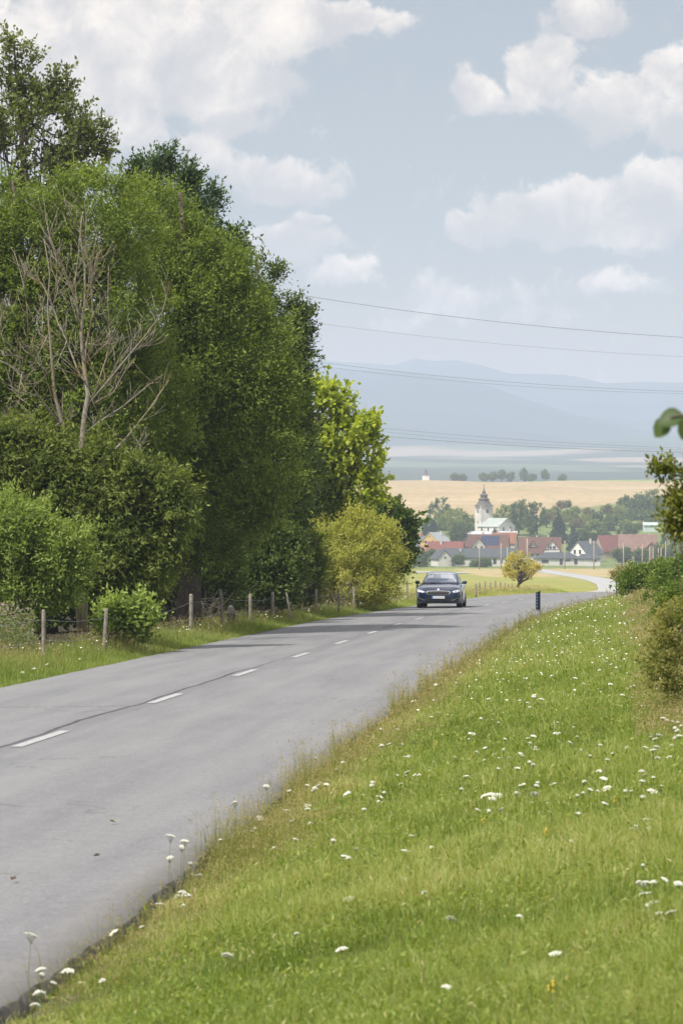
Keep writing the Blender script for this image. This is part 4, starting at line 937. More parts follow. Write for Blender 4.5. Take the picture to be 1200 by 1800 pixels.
    def patch(name, outline, mt_, parent=o, eps=.008, bv=bvb, direction='y', sgn=-1, res=10):
        """outline (a,b) laid on the surface seen along the axis"""
        us = [p_[0] for p_ in outline]; cx = sum(us)/len(us); cy = sum(p_[1] for p_ in outline)/len(outline)
        dense = []
        for i in range(len(outline)):
            a, b_ = outline[i], outline[(i+1) % len(outline)]
            for j in range(6): dense.append((a[0]+(b_[0]-a[0])*j/6, a[1]+(b_[1]-a[1])*j/6))
        vs, fs = [], []; m_ = len(dense)
        for k in range(res+1):
            t_ = k/res
            for (a, b_) in dense:
                x, z_ = cx+(a-cx)*t_, cy+(b_-cy)*t_
                if direction == 'y': h = bv.ray_cast(Vector((x, -4, z_)), Vector((0, 1, 0)))[0]
                else: h = bv.ray_cast(Vector((sgn*3, x, z_)), Vector((-sgn, 0, 0)))[0]
                if h is None: h = Vector((x, -2.2, z_)) if direction == 'y' else Vector((sgn*.8, x, z_))
                vs.append((h.x, h.y-eps, h.z) if direction == 'y' else (h.x+sgn*eps, h.y, h.z))
        for k in range(res):
            for j in range(m_): j2 = (j+1) % m_; fs.append((k*m_+j, k*m_+j2, (k+1)*m_+j2, (k+1)*m_+j))
        return mk(name, vs, fs, mt_, parent, True)
    patch('windscreen', [(-.655, 1.03), (.655, 1.03), (.62, 1.2), (.535, 1.395), (.3, 1.42), (-.3, 1.42), (-.535, 1.395), (-.62, 1.2)], wsg, bv=bvr, eps=.012, res=14)
    for sg in (-1, 1):
        patch('side_window', [(-.55, 1.03), (.45, 1.03), (.45, 1.38), (.0, 1.385), (-.15, 1.33)], glass, bv=bvr, direction='x', sgn=sg, eps=.01)
        patch('side_window', [(.52, 1.03), (1.55, 1.03), (1.35, 1.27), (1.0, 1.36), (.52, 1.38)], glass, bv=bvr, direction='x', sgn=sg, eps=.01)
    patch('grille_frame', [(-.42, .70), (-.5, .64), (-.42, .545), (.42, .545), (.5, .64), (.42, .70), (0, .715)], chrome, eps=.012)
    gr = patch('grille', [(-.40, .685), (-.465, .635), (-.40, .56), (.40, .56), (.465, .635), (.40, .685), (0, .698)], black, eps=.02)
    emb = MB().lathe([(.001, .0), (.042, 0), (.042, .012), (.001, .014)], n=14).build('emblem', chrome, o)
    emb.location = (0, -2.27, .755); emb.rotation_euler = (math.radians(62), 0, 0)
    for sg in (-1, 1):
        hl = patch('headlight', [(sg*.55, .665), (sg*.62, .70), (sg*.84, .755), (sg*.86, .69), (sg*.80, .655), (sg*.62, .64)][::sg], lens, eps=.010)
        patch('lamp_insert', [(sg*.64, .685), (sg*.74, .71), (sg*.75, .685), (sg*.65, .667)][::sg], black, hl, eps=.016)
        patch('lamp_insert', [(sg*.77, .72), (sg*.82, .735), (sg*.825, .70), (sg*.775, .69)][::sg], black, hl, eps=.016)
        patch('intake', [(sg*.52, .40), (sg*.80, .43), (sg*.82, .36), (sg*.56, .34)][::sg], black, eps=.010)
        patch('trim_strip', [(sg*.50, .335), (sg*.58, .345), (sg*.80, .435), (sg*.82, .425), (sg*.62, .325), (sg*.5, .32)][::sg], mat('grey_trim', (.3, .31, .33), .3, .1, 3, metal=.8), eps=.018)
        mr = MB().lathe([(.02, 0), (.075, .02), (.085, .08), (.07, .17), (.03, .2)], n=12, axis='x').build('mirror', paint, o, True)
        mr.location = (sg*.86 if sg > 0 else -.86, -.55, 1.03); mr.scale = (sg*1., .7, .85)
        MB().box((0, 0, 0), (.12, .05, .03)).build('mirror_arm', black, mr).location = (-.03, 0, -.05)
        for yw in (-1.42, 1.42):
            wr = empty('wheel', (sg*.80, yw, .325)); wr.parent = o
            MB().lathe([(.20, -.10), (.30, -.11), (.322, -.085), (.325, 0), (.322, .085), (.30, .11), (.20, .10)], n=28, axis='x').build('tyre', tyre, wr, True)
            rm = MB().lathe([(.03, .105), (.06, .11), (.07, .095)], n=14, axis='x').lathe([(.19, .09), (.215, .112), (.215, .08)], n=24, axis='x')
            for k in range(5):
                a = k*1.2566
                rm.tube([(.10, .05*math.cos(a), .05*math.sin(a)), (.103, .2*math.cos(a+.05), .2*math.sin(a+.05))], [.03, .02], 5)
            rm = rm.build('rim', rimm, wr, False); rm.scale = (sg, 1, 1)
    patch('lower_grille', [(-.48, .41), (.48, .41), (.46, .33), (-.46, .33)], black, eps=.010)
    patch('bumper_lip', [(-.78, .285), (.78, .285), (.72, .24), (-.72, .24)], black, eps=.014)
    pl_ = MB().box((0, 0, 0), (.52, .012, .11)).build('number_plate', mat('plate_white', (.55, .57, .60), .4, .35, 5, col2=(.45, .47, .5)), o); pl_.location = (0, -2.375, .445)
    MB().box((-.235, -.008, 0), (.048, .006, .106)).build('plate_band', mat('plate_blue', (.05, .14, .45), .4), pl_)
    MB().tube([(-.6, -1.02, 1.015), (.05, -.97, 1.02)], .008, 5).tube([(-.05, -1.05, 1.0), (.55, -1.0, 1.005)], .008, 5).build('wiper', black, o)
    return o
car(776, 116.3, math.radians(-5.5))

# ------------------------------------------------------------------ power lines
cable = mat('cable', (.16, .17, .19), .6, .1, 1)
def line(name, label, pts, d0, d1, rad, sag=0):
    """a hanging cable through two photo points, running on past the picture on both sides"""
    (xa, ya), (xm, ym), (xb, yb) = pts
    A = np.polyfit([xa, xm, xb], [ya, ym, yb], 2); q = []
    for px in np.linspace(-350, 1750, 60):
        d = np.interp(px, [-350, 1750], [d0, d1]); q.append(P(px, np.polyval(A, px), d))
    b0 = q[0]; o = MB().tube([p_-b0 for p_ in q], rad, 5).build(name, cable); o.location = b0
    return tag(o, label, 'cable', 'power lines crossing the sky')
line('power_line', 'topmost dark cable slanting down across the sky', ((512, 516), (850, 563), (1200, 593)), 190, 230, .016)
line('power_line', 'faint second cable below the topmost one', ((550, 567), (850, 602), (1200, 627)), 250, 290, .011)
line('power_line', 'upper of the paired cables over the mountain ridge', ((565, 637), (850, 668), (1200, 688)), 230, 260, .013)
line('power_line', 'lower of the paired cables over the mountain ridge', ((565, 644), (850, 674), (1200, 692)), 230, 262, .011)
line('power_line', 'upper of three cables crossing the mountain foot', ((665, 752), (900, 772), (1200, 788)), 240, 270, .012)
line('power_line', 'middle of three cables crossing the mountain foot', ((665, 758), (900, 778), (1200, 790)), 242, 272, .010)
line('power_line', 'lowest dark cable crossing the mountain foot', ((665, 766), (900, 783), (1200, 795)), 245, 275, .017)

# ------------------------------------------------------------------ village
pane = mat('window_dark', (.035, .045, .055), .25, .2, 3)
def house(name, label, pxc, d, Wm, Dm, hw, hr, yaw, wallc, roofc, front='eave', z=None, wins=(), chim=(), over=.45, hip=0, group=None, door=None, extra=None):
    """front='eave': ridge runs left-right; 'gable': the gable faces the camera. z: base height offset"""
    X_ = (pxc-600)/F*d; zb = gz(X_, d) if z is None else z
    o = empty(name, (X_, d, zb), yaw, label, 'house' if name != 'barn' else 'barn', group)
    wm = mat('plaster_%02d%02d%02d' % tuple(int(c*99) for c in wallc), wallc, .9, .12, .6); rmm = mat('tiles_%02d%02d%02d' % tuple(int(c*99) for c in roofc), roofc, .8, .3, .9)
    if front == 'gable': Wl, Dl = Dm, Wm
    else: Wl, Dl = Wm, Dm
    x, y = Wl/2, Dl/2; mbw = MB()
    v = [(-x, -y, -3), (x, -y, -3), (x, y, -3), (-x, y, -3), (-x, -y, hw), (x, -y, hw), (x, y, hw), (-x, y, hw)]
    f = [(0, 1, 5, 4), (2, 3, 7, 6)]
    if hip == 0: v += [(-x, 0, hr-.12), (x, 0, hr-.12)]; f += [(1, 2, 6, 9, 5), (3, 0, 4, 8, 7)]
    else: f += [(1, 2, 6, 5), (3, 0, 4, 7)]
    mbw.add(v, f); th = .22
    k = (hr-hw)/y; ov = over; xr = x+ov*.7; e = hw-k*ov
    xt = xr-hip
    rv_ = [(-xr, -y-ov, e), (xr, -y-ov, e), (xt, 0, hr), (-xt, 0, hr), (-xr, y+ov, e), (xr, y+ov, e)]
    rv_ += [(a, b, c-th) for a, b, c in rv_]
    rf_ = [(0, 1, 2, 3), (3, 2, 5, 4), (6, 9, 8, 7), (9, 10, 11, 8), (0, 6, 7, 1), (4, 5, 11, 10)]
    if hip: rf_ += [(1, 5, 2), (0, 3, 4), (7, 8, 11), (6, 10, 9), (1, 7, 11, 5), (0, 4, 10, 6)]
    else: rf_ += [(1, 7, 8, 2), (2, 8, 11, 5), (0, 3, 9, 6), (3, 4, 10, 9)]
    def rot(vs): return [(b, a, c) if front == 'gable' else (a, b, c) for a, b, c in vs]
    def fl(fs): return [q[::-1] for q in fs] if front == 'gable' else fs
    mk('wall', rot(mbw.v), fl(mbw.f), wm, o); rr = mk('roof', rot(rv_), fl(rf_), rmm, o)
    yf = -(x if front == 'gable' else y)
    for (wx, wz, ww, wh) in wins:
        wn_ = MB().box((wx, yf-.02, wz), (ww+.24, .10, wh+.24)).build('window', mat('window_frame', (.62, .62, .6), .6, .05, 3), o)
        MB().box((wx, yf-.06, wz), (ww, .08, wh)).build('pane', pane, wn_)
    if door: MB().box((door[0], yf-.04, door[2]/2), (door[1], .12, door[2])).build('door', mat('door_dark', (.06, .05, .05), .6, .2, 2), o)
    for (cx, cy, cz) in chim:
        MB().box((cx, cy, cz-.6), (.7, .7, 1.9)).box((cx, cy, cz+.42), (.85, .85, .15)).build('chimney', mat('chimney_pale', (.55, .52, .48), .9, .2, 3), rr)
    return o
WHT, CRM, YEL, OCH = (.62, .60, .57), (.5, .46, .4), (.6, .38, .11), (.36, .29, .22)
RED, DRD, BRR, ORG, SLT, PNK, LGT = (.20, .06, .045), (.12, .05, .04), (.13, .06, .045), (.26, .10, .055), (.07, .08, .095), (.22, .13, .10), (.42, .44, .46)
def zrow(row, d): return (900-row)/F*d
house('house', 'long white bungalow with dark slate roof facing the meadow', 832, 952, 21, 9, 2.9, 5.6, -.05, WHT, SLT, z=zrow(993, 952), wins=[(-7.5, 1.2, 1.4, .5), (-5, 1.2, 1.2, .5), (1.5, 1.5, .6, 1.2), (3.2, 1.5, .6, 1.0), (7, 1.3, 1.1, 1.9), (9.2, 1.4, .8, 1.4)], chim=[(-4.5, -1.6, 5.0)], door=(5.3, 1, 2.2))
house('house', 'small white gable end at the left of the slate bungalow', 775, 949, 4.6, 9, 2.4, 4.9, .25, WHT, SLT, 'gable', z=zrow(992, 949), wins=[(0, 2.4, .7, .5)])
house('house', 'dark garage with slate roof at the right of the slate bungalow', 891, 962, 5.5, 6, 3.2, 5.5, -.1, CRM, SLT, z=zrow(992, 962), door=(0, 3.6, 2.4))
house('house', 'red roofed house with brown shutters above the slate bungalow', 783, 1000, 12.4, 8.5, 2.8, 6.1, -.18, (.5, .33, .26), RED, z=zrow(982, 1000), wins=[(-4.6, 1.7, .7, 1.4), (-2.9, 1.9, .9, 1.8), (0, 1.6, .8, 1.2)], chim=[(-1.5, -1, 6.2), (3.5, 1, 5.6)])
house('house', 'yellow gabled house with a pale metal roof', 765, 1065, 7.2, 11, 5.0, 8.2, -.45, YEL, LGT, 'gable', z=zrow(974, 1065), wins=[(-1.5, 4.6, .9, 1.1), (1.2, 4.6, .9, 1.1), (0, 6.6, .5, .6)], chim=[(1, 3, 8.2)])
house('house', 'red roofed grey house left of the yellow gabled house', 735, 1068, 5.4, 9, 4.6, 7.4, .3, (.45, .45, .47), ORG, 'gable', z=zrow(972, 1068), wins=[(0, 3.5, .9, 1)])
house('house', 'ochre shed below the red roofed grey house', 734, 1005, 5, 4, 1.8, 3.1, 0, OCH, (.3, .15, .1), z=zrow(975, 1005), door=(1, 1.6, 1.6))
house('house', 'white gabled house with wide dark red roof and solar panels', 832, 1002, 5.0, 10, 3.2, 6.2, .3, WHT, DRD, 'gable', z=zrow(975, 1002), wins=[(-1.1, 2.6, .7, .9), (1.1, 2.6, .7, .9)])
hs_ = house('house', 'dark red roof carrying solar panels behind the slate bungalow', 858, 1010, 14, 9, 3.0, 7.4, -.15, CRM, BRR, z=zrow(976, 1010), chim=[(-2, 1, 7.6), (3.5, 1, 7.2)])
sp_ = MB()
for a in range(6):
    for b_ in range(3):
        x0 = -2.4+a*1.08; y0 = -4.0+b_*1.15; k = 4.4/4.5
        zz_ = 3.0+(y0+4.5)*k+.1; zz2 = 3.0+(y0+1.08+4.5)*k+.1
        sp_.add([(x0, y0, zz_), (x0+1, y0, zz_), (x0+1, y0+1.08, zz2), (x0, y0+1.08, zz2), (x0, y0, zz_-.06), (x0+1, y0, zz_-.06), (x0+1, y0+1.08, zz2-.06), (x0, y0+1.08, zz2-.06)], [(0, 1, 2, 3), (7, 6, 5, 4), (0, 4, 5, 1), (1, 5, 6, 2), (2, 6, 7, 3), (3, 7, 4, 0)])
sp_.build('solar_panels', mat('solar_blue', (.02, .035, .09), .2, .2, 2), hs_)
house('house', 'orange red roof at the right of the solar panel roof', 886, 1030, 8.5, 8, 3, 6.6, -.2, CRM, ORG, z=zrow(968, 1030), chim=[(-2.5, .5, 6.8)])
house('hall', 'long low pale building in front of the church', 858, 1072, 21, 8, 2.6, 3.5, -.04, LGT, (.55, .58, .6), z=zrow(950, 1072), chim=[(8, -1, 4)], wins=[(-7, 1.5, 1.5, .8), (-3, 1.5, 1.5, .8), (3, 1.5, 1.5, .8)])['category'] = 'building'
hh_ = house('house', 'white half timbered house with brown red roof and twin gables', 948, 1000, 14, 9, 2.4, 7.2, -.06, WHT, BRR, z=zrow(980, 1000), wins=[(-5, 1.2, 1.0, 1), (-2.8, 1.2, 1.0, 1), (-.8, 1.2, .8, 1)], chim=[(-1, 1, 7.3), (3, 1, 7.4)], over=.8)
def gable_dormer(par, xc, w, z0, z1, yf, yb, wallm, roofm, beams=True):
    mbd = MB(); mbd.add([(xc-w/2, yf, z0), (xc+w/2, yf, z0), (xc+w/2, yf, z0+(z1-z0)*.0+.4), (xc, yf, z1-.15), (xc-w/2, yf, z0+.4), (xc-w/2, yb, z0), (xc+w/2, yb, z0), (xc+w/2, yb, z0+.4), (xc, yb, z1-.15), (xc-w/2, yb, z0+.4)],
        [(0, 1, 2, 3, 4), (1, 6, 7, 2), (5, 0, 4, 9), (9, 8, 7, 6, 5)])
    g_ = mbd.build('gable', wallm, par)
    e = .35; rd_ = MB()
    for sg in (-1, 1):
        a = [(xc, yf-.5, z1), (xc+sg*(w/2+e), yf-.5, z0+.15), (xc+sg*(w/2+e), yb, z0+.15), (xc, yb, z1)]; q = a+[(p0, p1, p2-.2) for p0, p1, p2 in a]
        fs = [(0, 1, 2, 3), (7, 6, 5, 4), (0, 4, 5, 1), (1, 5, 6, 2), (2, 6, 7, 3)]; rd_.add(q, fs if sg < 0 else [t_[::-1] for t_ in fs])
    rd_.build('gable_roof', roofm, par)
    if beams:
        bm_ = MB(); yy = yf-.05
        bm_.box((xc, yy, z0+.5), (w*.9, .08, .22))
        for q in (-.22, .22): bm_.box((xc+q*w, yy-.01, z0+(z1-z0)*.32), (.2, .08, (z1-z0)*.5))
        bm_.build('timber_beams', mat('dark_timber', (.07, .04, .03), .8, .2, 4), g_)
wmm, rmm_ = mat('gable_plaster', WHT, .9, .1, .6), mat('gable_tiles', BRR, .8, .3, .9)
gable_dormer(hh_, 4.2, 5.4, 2.3, 6.4, -5.6, 0, wmm, rmm_)
gable_dormer(hh_, -2.4, 2.6, 3.9, 6.0, -3.6, 0, wmm, rmm_)
MB().box((4.2, -5.5, .8), (5.4, 4, 3.2)).build('bay', wmm, hh_)
for wx, wz in ((3.2, 1.2), (5.3, 1.2), (3.7, 3.6), (4.8, 3.6)):
    wn_ = MB().box((wx, -7.52 if wz < 3 else -5.62, wz), (1.1, .1, 1.2)).build('window', mat('window_frame', (.62, .62, .6)), hh_)
    MB().box((wx, -7.57 if wz < 3 else -5.67, wz), (.8, .08, .95)).build('pane', pane, wn_)
house('house', 'low white house with dark hipped roof in front of the half timbered house', 979, 958, 15.2, 9, 2.3, 4.1, .02, WHT, SLT, z=zrow(992, 958), hip=4, wins=[(-4.6, 1.1, 2.4, 1.1), (3.0, 1.4, 1.8, .6), (5.9, 1.0, 1.5, 1.7)], door=(.8, 1, 2))
house('house', 'small white annex with dark roof right of the hipped roof house', 1034, 953, 7.4, 6, 2.2, 3.5, -.05, WHT, SLT, z=zrow(992, 953), hip=1.5, wins=[(1.8, 1.3, 1.4, .7)])
house('house', 'white house with grey roof and gable turned to the meadow', 1029, 985, 6.8, 13, 4.0, 7.9, -.55, (.78, .76, .72), (.11, .13, .15), 'gable', z=zrow(991, 985), wins=[(-1.0, 4.2, .8, 1.4), (1.0, 4.2, .8, 1.4)], chim=[(.8, 2, 8.2)], over=.6)
house('barn', 'red roofed barn behind the grey roofed white house', 1078, 1015, 12, 10, 1.7, 7.0, .3, OCH, (.17, .06, .05), z=zrow(975, 1015))
house('barn', 'largest barn with a faded pink tile roof', 1120, 1000, 13, 11, 1.8, 7.4, -.12, OCH, PNK, z=zrow(976, 1000), chim=[(4, 1, 7.0)])
house('barn', 'small brown gable projecting from the faded barn', 1145, 993, 3.4, 7, 2.6, 4.6, -.2, (.2, .14, .1), (.2, .1, .08), 'gable', z=zrow(976, 993))
house('house', 'white roofed shed near the right edge of the village', 1185, 1120, 7, 6, 2, 3.0, .2, (.1, .12, .15), LGT, z=zrow(933, 1120))
house('house', 'pale green greenhouse on the slope behind the barns', 1142, 1140, 5.5, 5, 1.6, 2.5, 0, (.5, .6, .55), (.5, .62, .57), z=zrow(929, 1140))
house('house', 'grey house half hidden by the maple at the left of the village', 705, 960, 12, 8, 3.2, 6.0, .2, (.5, .5, .5), (.33, .33, .35), z=zrow(990, 960), wins=[(1, 1.6, 1, 1.2)])

# church
cd = 1085.0; cx_ = (850-600)/F*cd; cz = zrow(938, cd); kx = cd/F
ch = empty('church', (cx_, cd, cz), 0, 'white village church with tiered dark spire and pale green nave roof', 'church')
plw = mat('church_plaster', (.70, .67, .62), .9, .35, .35); sh = mat('spire_shingle', (.12, .105, .105), .8, .25, .8); cop = mat('copper_roof', (.30, .35, .325), .6, .35, .5, col2=(.42, .44, .425))
yw = math.radians(24); ht = (938-890)*kx
tw_ = MB().box((0, 0, ht/2-1), (5.1, 5.1, ht+2)).build('tower', plw, ch); tw_.rotation_euler = (0, 0, yw)
MB().box((0, 0, ht+.05), (5.6, 5.6, .25)).build('cornice', mat('cornice_pale', (.6, .58, .55)), tw_)
def prof(pts): 
    m_ = MB(); m_.lathe([(r_*1.16, z_) for r_, z_ in pts], n=8); return m_
k = kx
sp = prof([(3.2, ht+.15), (3.15, ht+.3), (2.4, ht+.9), (1.85, ht+1.8), (1.6, ht+2.5), (1.95, ht+2.55), (1.95, ht+2.75), (1.3, ht+3.1), (1.05, ht+4.1), (1.5, ht+4.15), (1.45, ht+4.35), (.7, ht+4.8), (.5, ht+5.4), (.72, ht+5.45), (.25, ht+6.2), (.06, ht+7.3), (.02, ht+7.6)]).build('spire', sh, tw_)
MB().box((0, 0, ht+7.9), (.12, .12, 1.2)).box((0, 0, ht+8.1), (.55, .1, .1)).lathe([(.02, ht+7.35), (.17, ht+7.5), (.02, ht+7.65)], n=8).build('cross', mat('iron', (.08, .08, .09), .5), tw_)
for (wx, wy, rz) in ((.2, -2.56, 0), (-2.56, .1, math.pi/2)):
    MB().box((wx, wy, ht-1.9), (.95, .1, 1.3), rz).build('window', pane, tw_)
MB().box((-2.56, .1, ht-6), (.4, .1, .8), math.pi/2).build('window', pane, tw_)
nv = empty('nave', (4.4, -4.6, 0), math.radians(40)); nv.parent = ch
hw_, hr_ = 3.1, 6.0
x, y = 4.1, 6.0
MB().add([(-x, -y, -3), (x, -y, -3), (x, y, -3), (-x, y, -3), (-x, -y, hw_), (x, -y, hw_), (x, y, hw_), (-x, y, hw_), (0, -y, hr_-.1), (0, y, hr_-.1)],
         [(0, 1, 5, 8, 4), (1, 2, 6, 5), (2, 3, 7, 9, 6), (3, 0, 4, 7)]).build('wall', plw, nv)
MB().add([(-x-.4, -y-.3, hw_-.3), (0, -y-.3, hr_), (x+.4, -y-.3, hw_-.3), (-x-.4, y+.3, hw_-.3), (0, y+.3, hr_), (x+.4, y+.3, hw_-.3)]+[(-x-.4, -y-.3, hw_-.5), (0, -y-.3, hr_-.2), (x+.4, -y-.3, hw_-.5), (-x-.4, y+.3, hw_-.5), (0, y+.3, hr_-.2), (x+.4, y+.3, hw_-.5)],
         [(0, 1, 4, 3), (1, 2, 5, 4), (9, 10, 7, 6), (10, 11, 8, 7), (0, 6, 7, 1), (1, 7, 8, 2), (3, 4, 10, 9), (4, 5, 11, 10), (0, 3, 9, 6), (2, 8, 11, 5)]).build('roof', cop, nv)
for wx in (-1.8, 1.8): MB().box((wx, -y-.03, 1.6), (.6, .1, 1.8)).build('window', pane, nv)
for wy in (-3.5, 0, 3.5): MB().box((-x-.03, wy, 1.4), (.1, .7, 1.7)).build('window', pane, nv)
# far church on the crest
fd = 1990.0; fx_ = (748-600)/F*fd
fc = empty('church', (fx_, fd, zrow(846, fd)), .2, 'tiny distant white church tower with dark domed top on the field crest', 'church')
MB().box((0, 0, -.5), (4.0, 4.0, 9)).build('tower', mat('far_plaster', (.85, .84, .8), .9), fc); MB().box((0, 6, -2), (8, 8, 5)).build('nave', mat('far_plaster', (.85, .84, .8)), fc)
MB().lathe([(2.5, 4), (2.3, 4.6), (1.3, 5.4), (1.0, 6.2), (1.3, 6.5), (.9, 7.4), (.2, 8.6), (.03, 9.6)], n=10).build('dome', sh, fc)

# poles
polem = mat('pole_wood', (.42, .33, .24), .9, .25, 2)
for i, (px, y0, y1, lab) in enumerate([(842, 953, 998, 'wooden pole before the middle of the slate bungalow'), (880, 955, 996, 'wooden pole before the right end of the slate bungalow'), (891, 962, 994, 'pale pole beside the dark garage'),
      (926, 947, 992, 'thick orange wooden pole before the half timbered house'), (992, 950, 998, 'wooden pole before the low hipped roof house'), (1043, 950, 996, 'wooden pole before the grey roofed white house'),
      (1095, 955, 1001, 'pole before the faded barn, left of the hedge'), (1128, 958, 1000, 'pole below the middle of the faded barn roof'), (1141, 960, 1000, 'pole under the right end of the faded barn roof'),
      (1147, 963, 1000, 'pale pole just right of the faded barn'), (1156, 963, 1000, 'short pole between two pale poles at the right of the village'), (1161, 963, 1000, 'short pale pole second from the right'), (1169, 952, 1001, 'rightmost and tallest orange pole beyond the hedge')]):
    d = 905 if px != 926 else 930; zb = gz((px-600)/F*d, d); h = (900-y0)/F*d-zb
    o = empty('wooden_pole', ((px-600)/F*d, d, zb), 0, lab, 'pole', 'wooden poles along the village edge')
    MB().tube([(0, 0, -.3), (0, 0, h*.5), (0, 0, h)], [.2, .17, .13] if px != 926 else [.3, .27, .24], 8).build('shaft', polem, o, True)
    MB().box((0, 0, h-.5), (1.0, .14, .14)).build('crossbar', polem, o) if px in (842, 880, 992, 1043) else MB().lathe([(.19, h), (.12, h+.1)], n=8).build('cap', polem, o)

# village and hillside trees
VT = leafmat('village_leaf', [(.045, .08, .03), (.10, .155, .05), (.20, .26, .09)], .3)
VL = leafmat('village_light_leaf', [(.11, .15, .045), (.21, .26, .075), (.36, .38, .12)], .35)
VC = leafmat('conifer_leaf', [(.02, .045, .028), (.035, .07, .04), (.065, .105, .05)], .15)
VB = leafmat('olive_scrub_leaf', [(.12, .12, .05), (.2, .18, .07), (.3, .24, .11)], .3)
def vtree(name, label, px, d, y0, y1, w, lm, seed, n=70, size=.55, cat='tree', group='trees around the village', conif=False, zb=None):
    X_ = (px-600)/F*d; zb = zrow(y1, d) if zb is None else zb
    o = empty(name, (X_, d, zb), 0, label, cat, group); k = d/F; h = (y1-y0)*k; r_ = w/2*k
    rr = random.Random(seed)
    if conif: lobes = [((0, 0, h*t_), (r_*(1.08-t_)*1.0, r_*(1.08-t_), h*.13)) for t_ in (.12, .28, .43, .57, .7, .82, .92)]
    else:
        lobes = [((0, 0, h*.60), (r_*.72, r_*.72, h*.38))]
        for j in range(5): a = rr.uniform(0, 6.28); lobes.append(((math.cos(a)*r_*.55, math.sin(a)*r_*.45, h*rr.uniform(.35, .75)), (r_*rr.uniform(.4, .55), r_*.5, h*rr.uniform(.2, .3))))
    v, f, t_, cen = crown_mesh(lobes, int(n*2.5), 30, size, .7, size*1.15, seed, inner=.15, zmin=.2, amp=.1, shoots=.05)
    mk('foliage', v, f, lm, o, tint=t_)
    limbs((0, 0, -.8), (0, 0, h*.75), [Vector(c) for c in cen.tolist()], .16+h*.012, seed, 6).build('trunk', bark, o, True)
    return o
sd_ = 100
VTS = [('broadleaf_tree','big round bluish green tree left of the church against the field',772,1150,872,945,62,VT,170,0),('broadleaf_tree','light green broad tree between the round tree and the church',800,1125,892,950,70,VL,150,0),
 ('broadleaf_tree','rounded tree touching the church tower from the left',822,1105,905,950,34,VL,80,0),('broadleaf_tree','dark tree standing above the red roofed house',806,1045,915,965,46,VT,130,0),('conifer_tree','dark conifer behind the red roofed grey house',747,1085,915,958,20,VC,50,1),
 ('conifer_tree','second dark conifer between the grey and yellow houses',760,1085,910,955,22,VC,60,1),('conifer_tree','small dark conifer before the church nave',869,1068,925,950,14,VC,30,1),
 ('broadleaf_tree','tree directly right of the church tower',888,1150,884,940,40,VL,90,0),('broadleaf_tree','large dark tree right of the church, left half of the pair',912,1120,880,950,50,VT,150,0),('broadleaf_tree','large dark tree right of the church, right half of the pair',942,1115,880,948,46,VT,150,0),
 ('conifer_tree','broad dark conifer behind the half timbered house',980,1080,898,958,38,VC,140,1),('conifer_tree','bluish spruce beside the grey roofed white house',1008,1045,925,975,28,leafmat('spruce_leaf',[(.025,.05,.045),(.04,.075,.065),(.06,.1,.08)],.1),100,1),
 ('broadleaf_tree','light tree on the slope above the bluish spruce',1003,1170,895,935,34,VL,70,0),('broadleaf_tree','dark green tree row behind the spruce, left part',1028,1085,925,965,38,VT,80,0),('broadleaf_tree','dark green tree row behind the spruce, right part',1055,1085,928,965,34,VT,80,0),
 ('broadleaf_tree','round green tree before the hillside wood behind the barns',1100,1110,918,960,44,VT,110,0),('broadleaf_tree','green tree between the solar roof house and the half timbered house',905,1035,945,975,22,VT,50,0),
 ('broadleaf_tree','dark bush between hipped house and the barns',1093,960,962,993,36,VT,80,0),('broadleaf_tree','dark bush under the faded barn roof',1128,965,965,992,36,VT,80,0),('broadleaf_tree','large dark tree at the right edge of the village',1182,1020,932,990,66,VT,180,0),
 ('broadleaf_tree','tree before the right end of the faded barn',1160,985,955,992,30,VT,70,0),('broadleaf_tree','green bush behind the poles at the right of the village',1200,940,955,996,50,VL,90,0),
 ('broadleaf_tree','small young tree before the bungalow wall',806,944,977,995,20,VT,40,0),('broadleaf_tree','low dark hedge bush before the bungalow, centre',852,935,984,997,30,VT,60,0),('broadleaf_tree','low hedge bush before the bungalow, left',832,935,988,997,16,VT,30,0),
 ('broadleaf_tree','pale willow bush left of the bungalow by the track',741,940,968,1000,26,VT,60,0),('broadleaf_tree','grey green bush under the low leafy tree by the track',718,920,975,1004,34,VT,70,0),('broadleaf_tree','bush between the ochre shed and the bungalow',757,960,965,992,16,VT,40,0),
 ('broadleaf_tree','hazy tree by the field edge showing left of the village',655,1200,880,930,50,VT,90,0),('broadleaf_tree','hazy tree behind the low leafy tree at the left',700,1150,905,950,50,VT,90,0)]
for i, (nm, lab, px, d, y0, y1, w, lm, n, cf) in enumerate(VTS): vtree(nm, lab, px, d, y0, y1, w, lm, 200+i, n, .5, conif=bool(cf), group=None)
# hillside wood at the right: individual trees
wl = [(1085,1230,890,925,40),(1105,1260,872,920,42),(1122,1280,865,915,40),(1142,1290,862,915,44),(1160,1285,868,918,40),(1178,1270,866,925,44),(1198,1280,862,925,46),(1120,1215,893,935,46),(1148,1205,895,935,46),(1172,1200,895,940,46),(1096,1205,905,935,32),(1215,1230,880,940,50)]
wlab = ['leftmost','upper left','highest left','tallest middle','upper middle','upper right','far upper right','lower left front','lower middle front','lower right front','low left','lowest right']
for i, (px, d, y0, y1, w) in enumerate(wl): vtree('broadleaf_tree', wlab[i]+' tree of the hazy wood on the hillside at the right', px, d, y0, y1, w, VT if i % 3 else VL, 300+i, 95, .62, group='hillside wood trees')
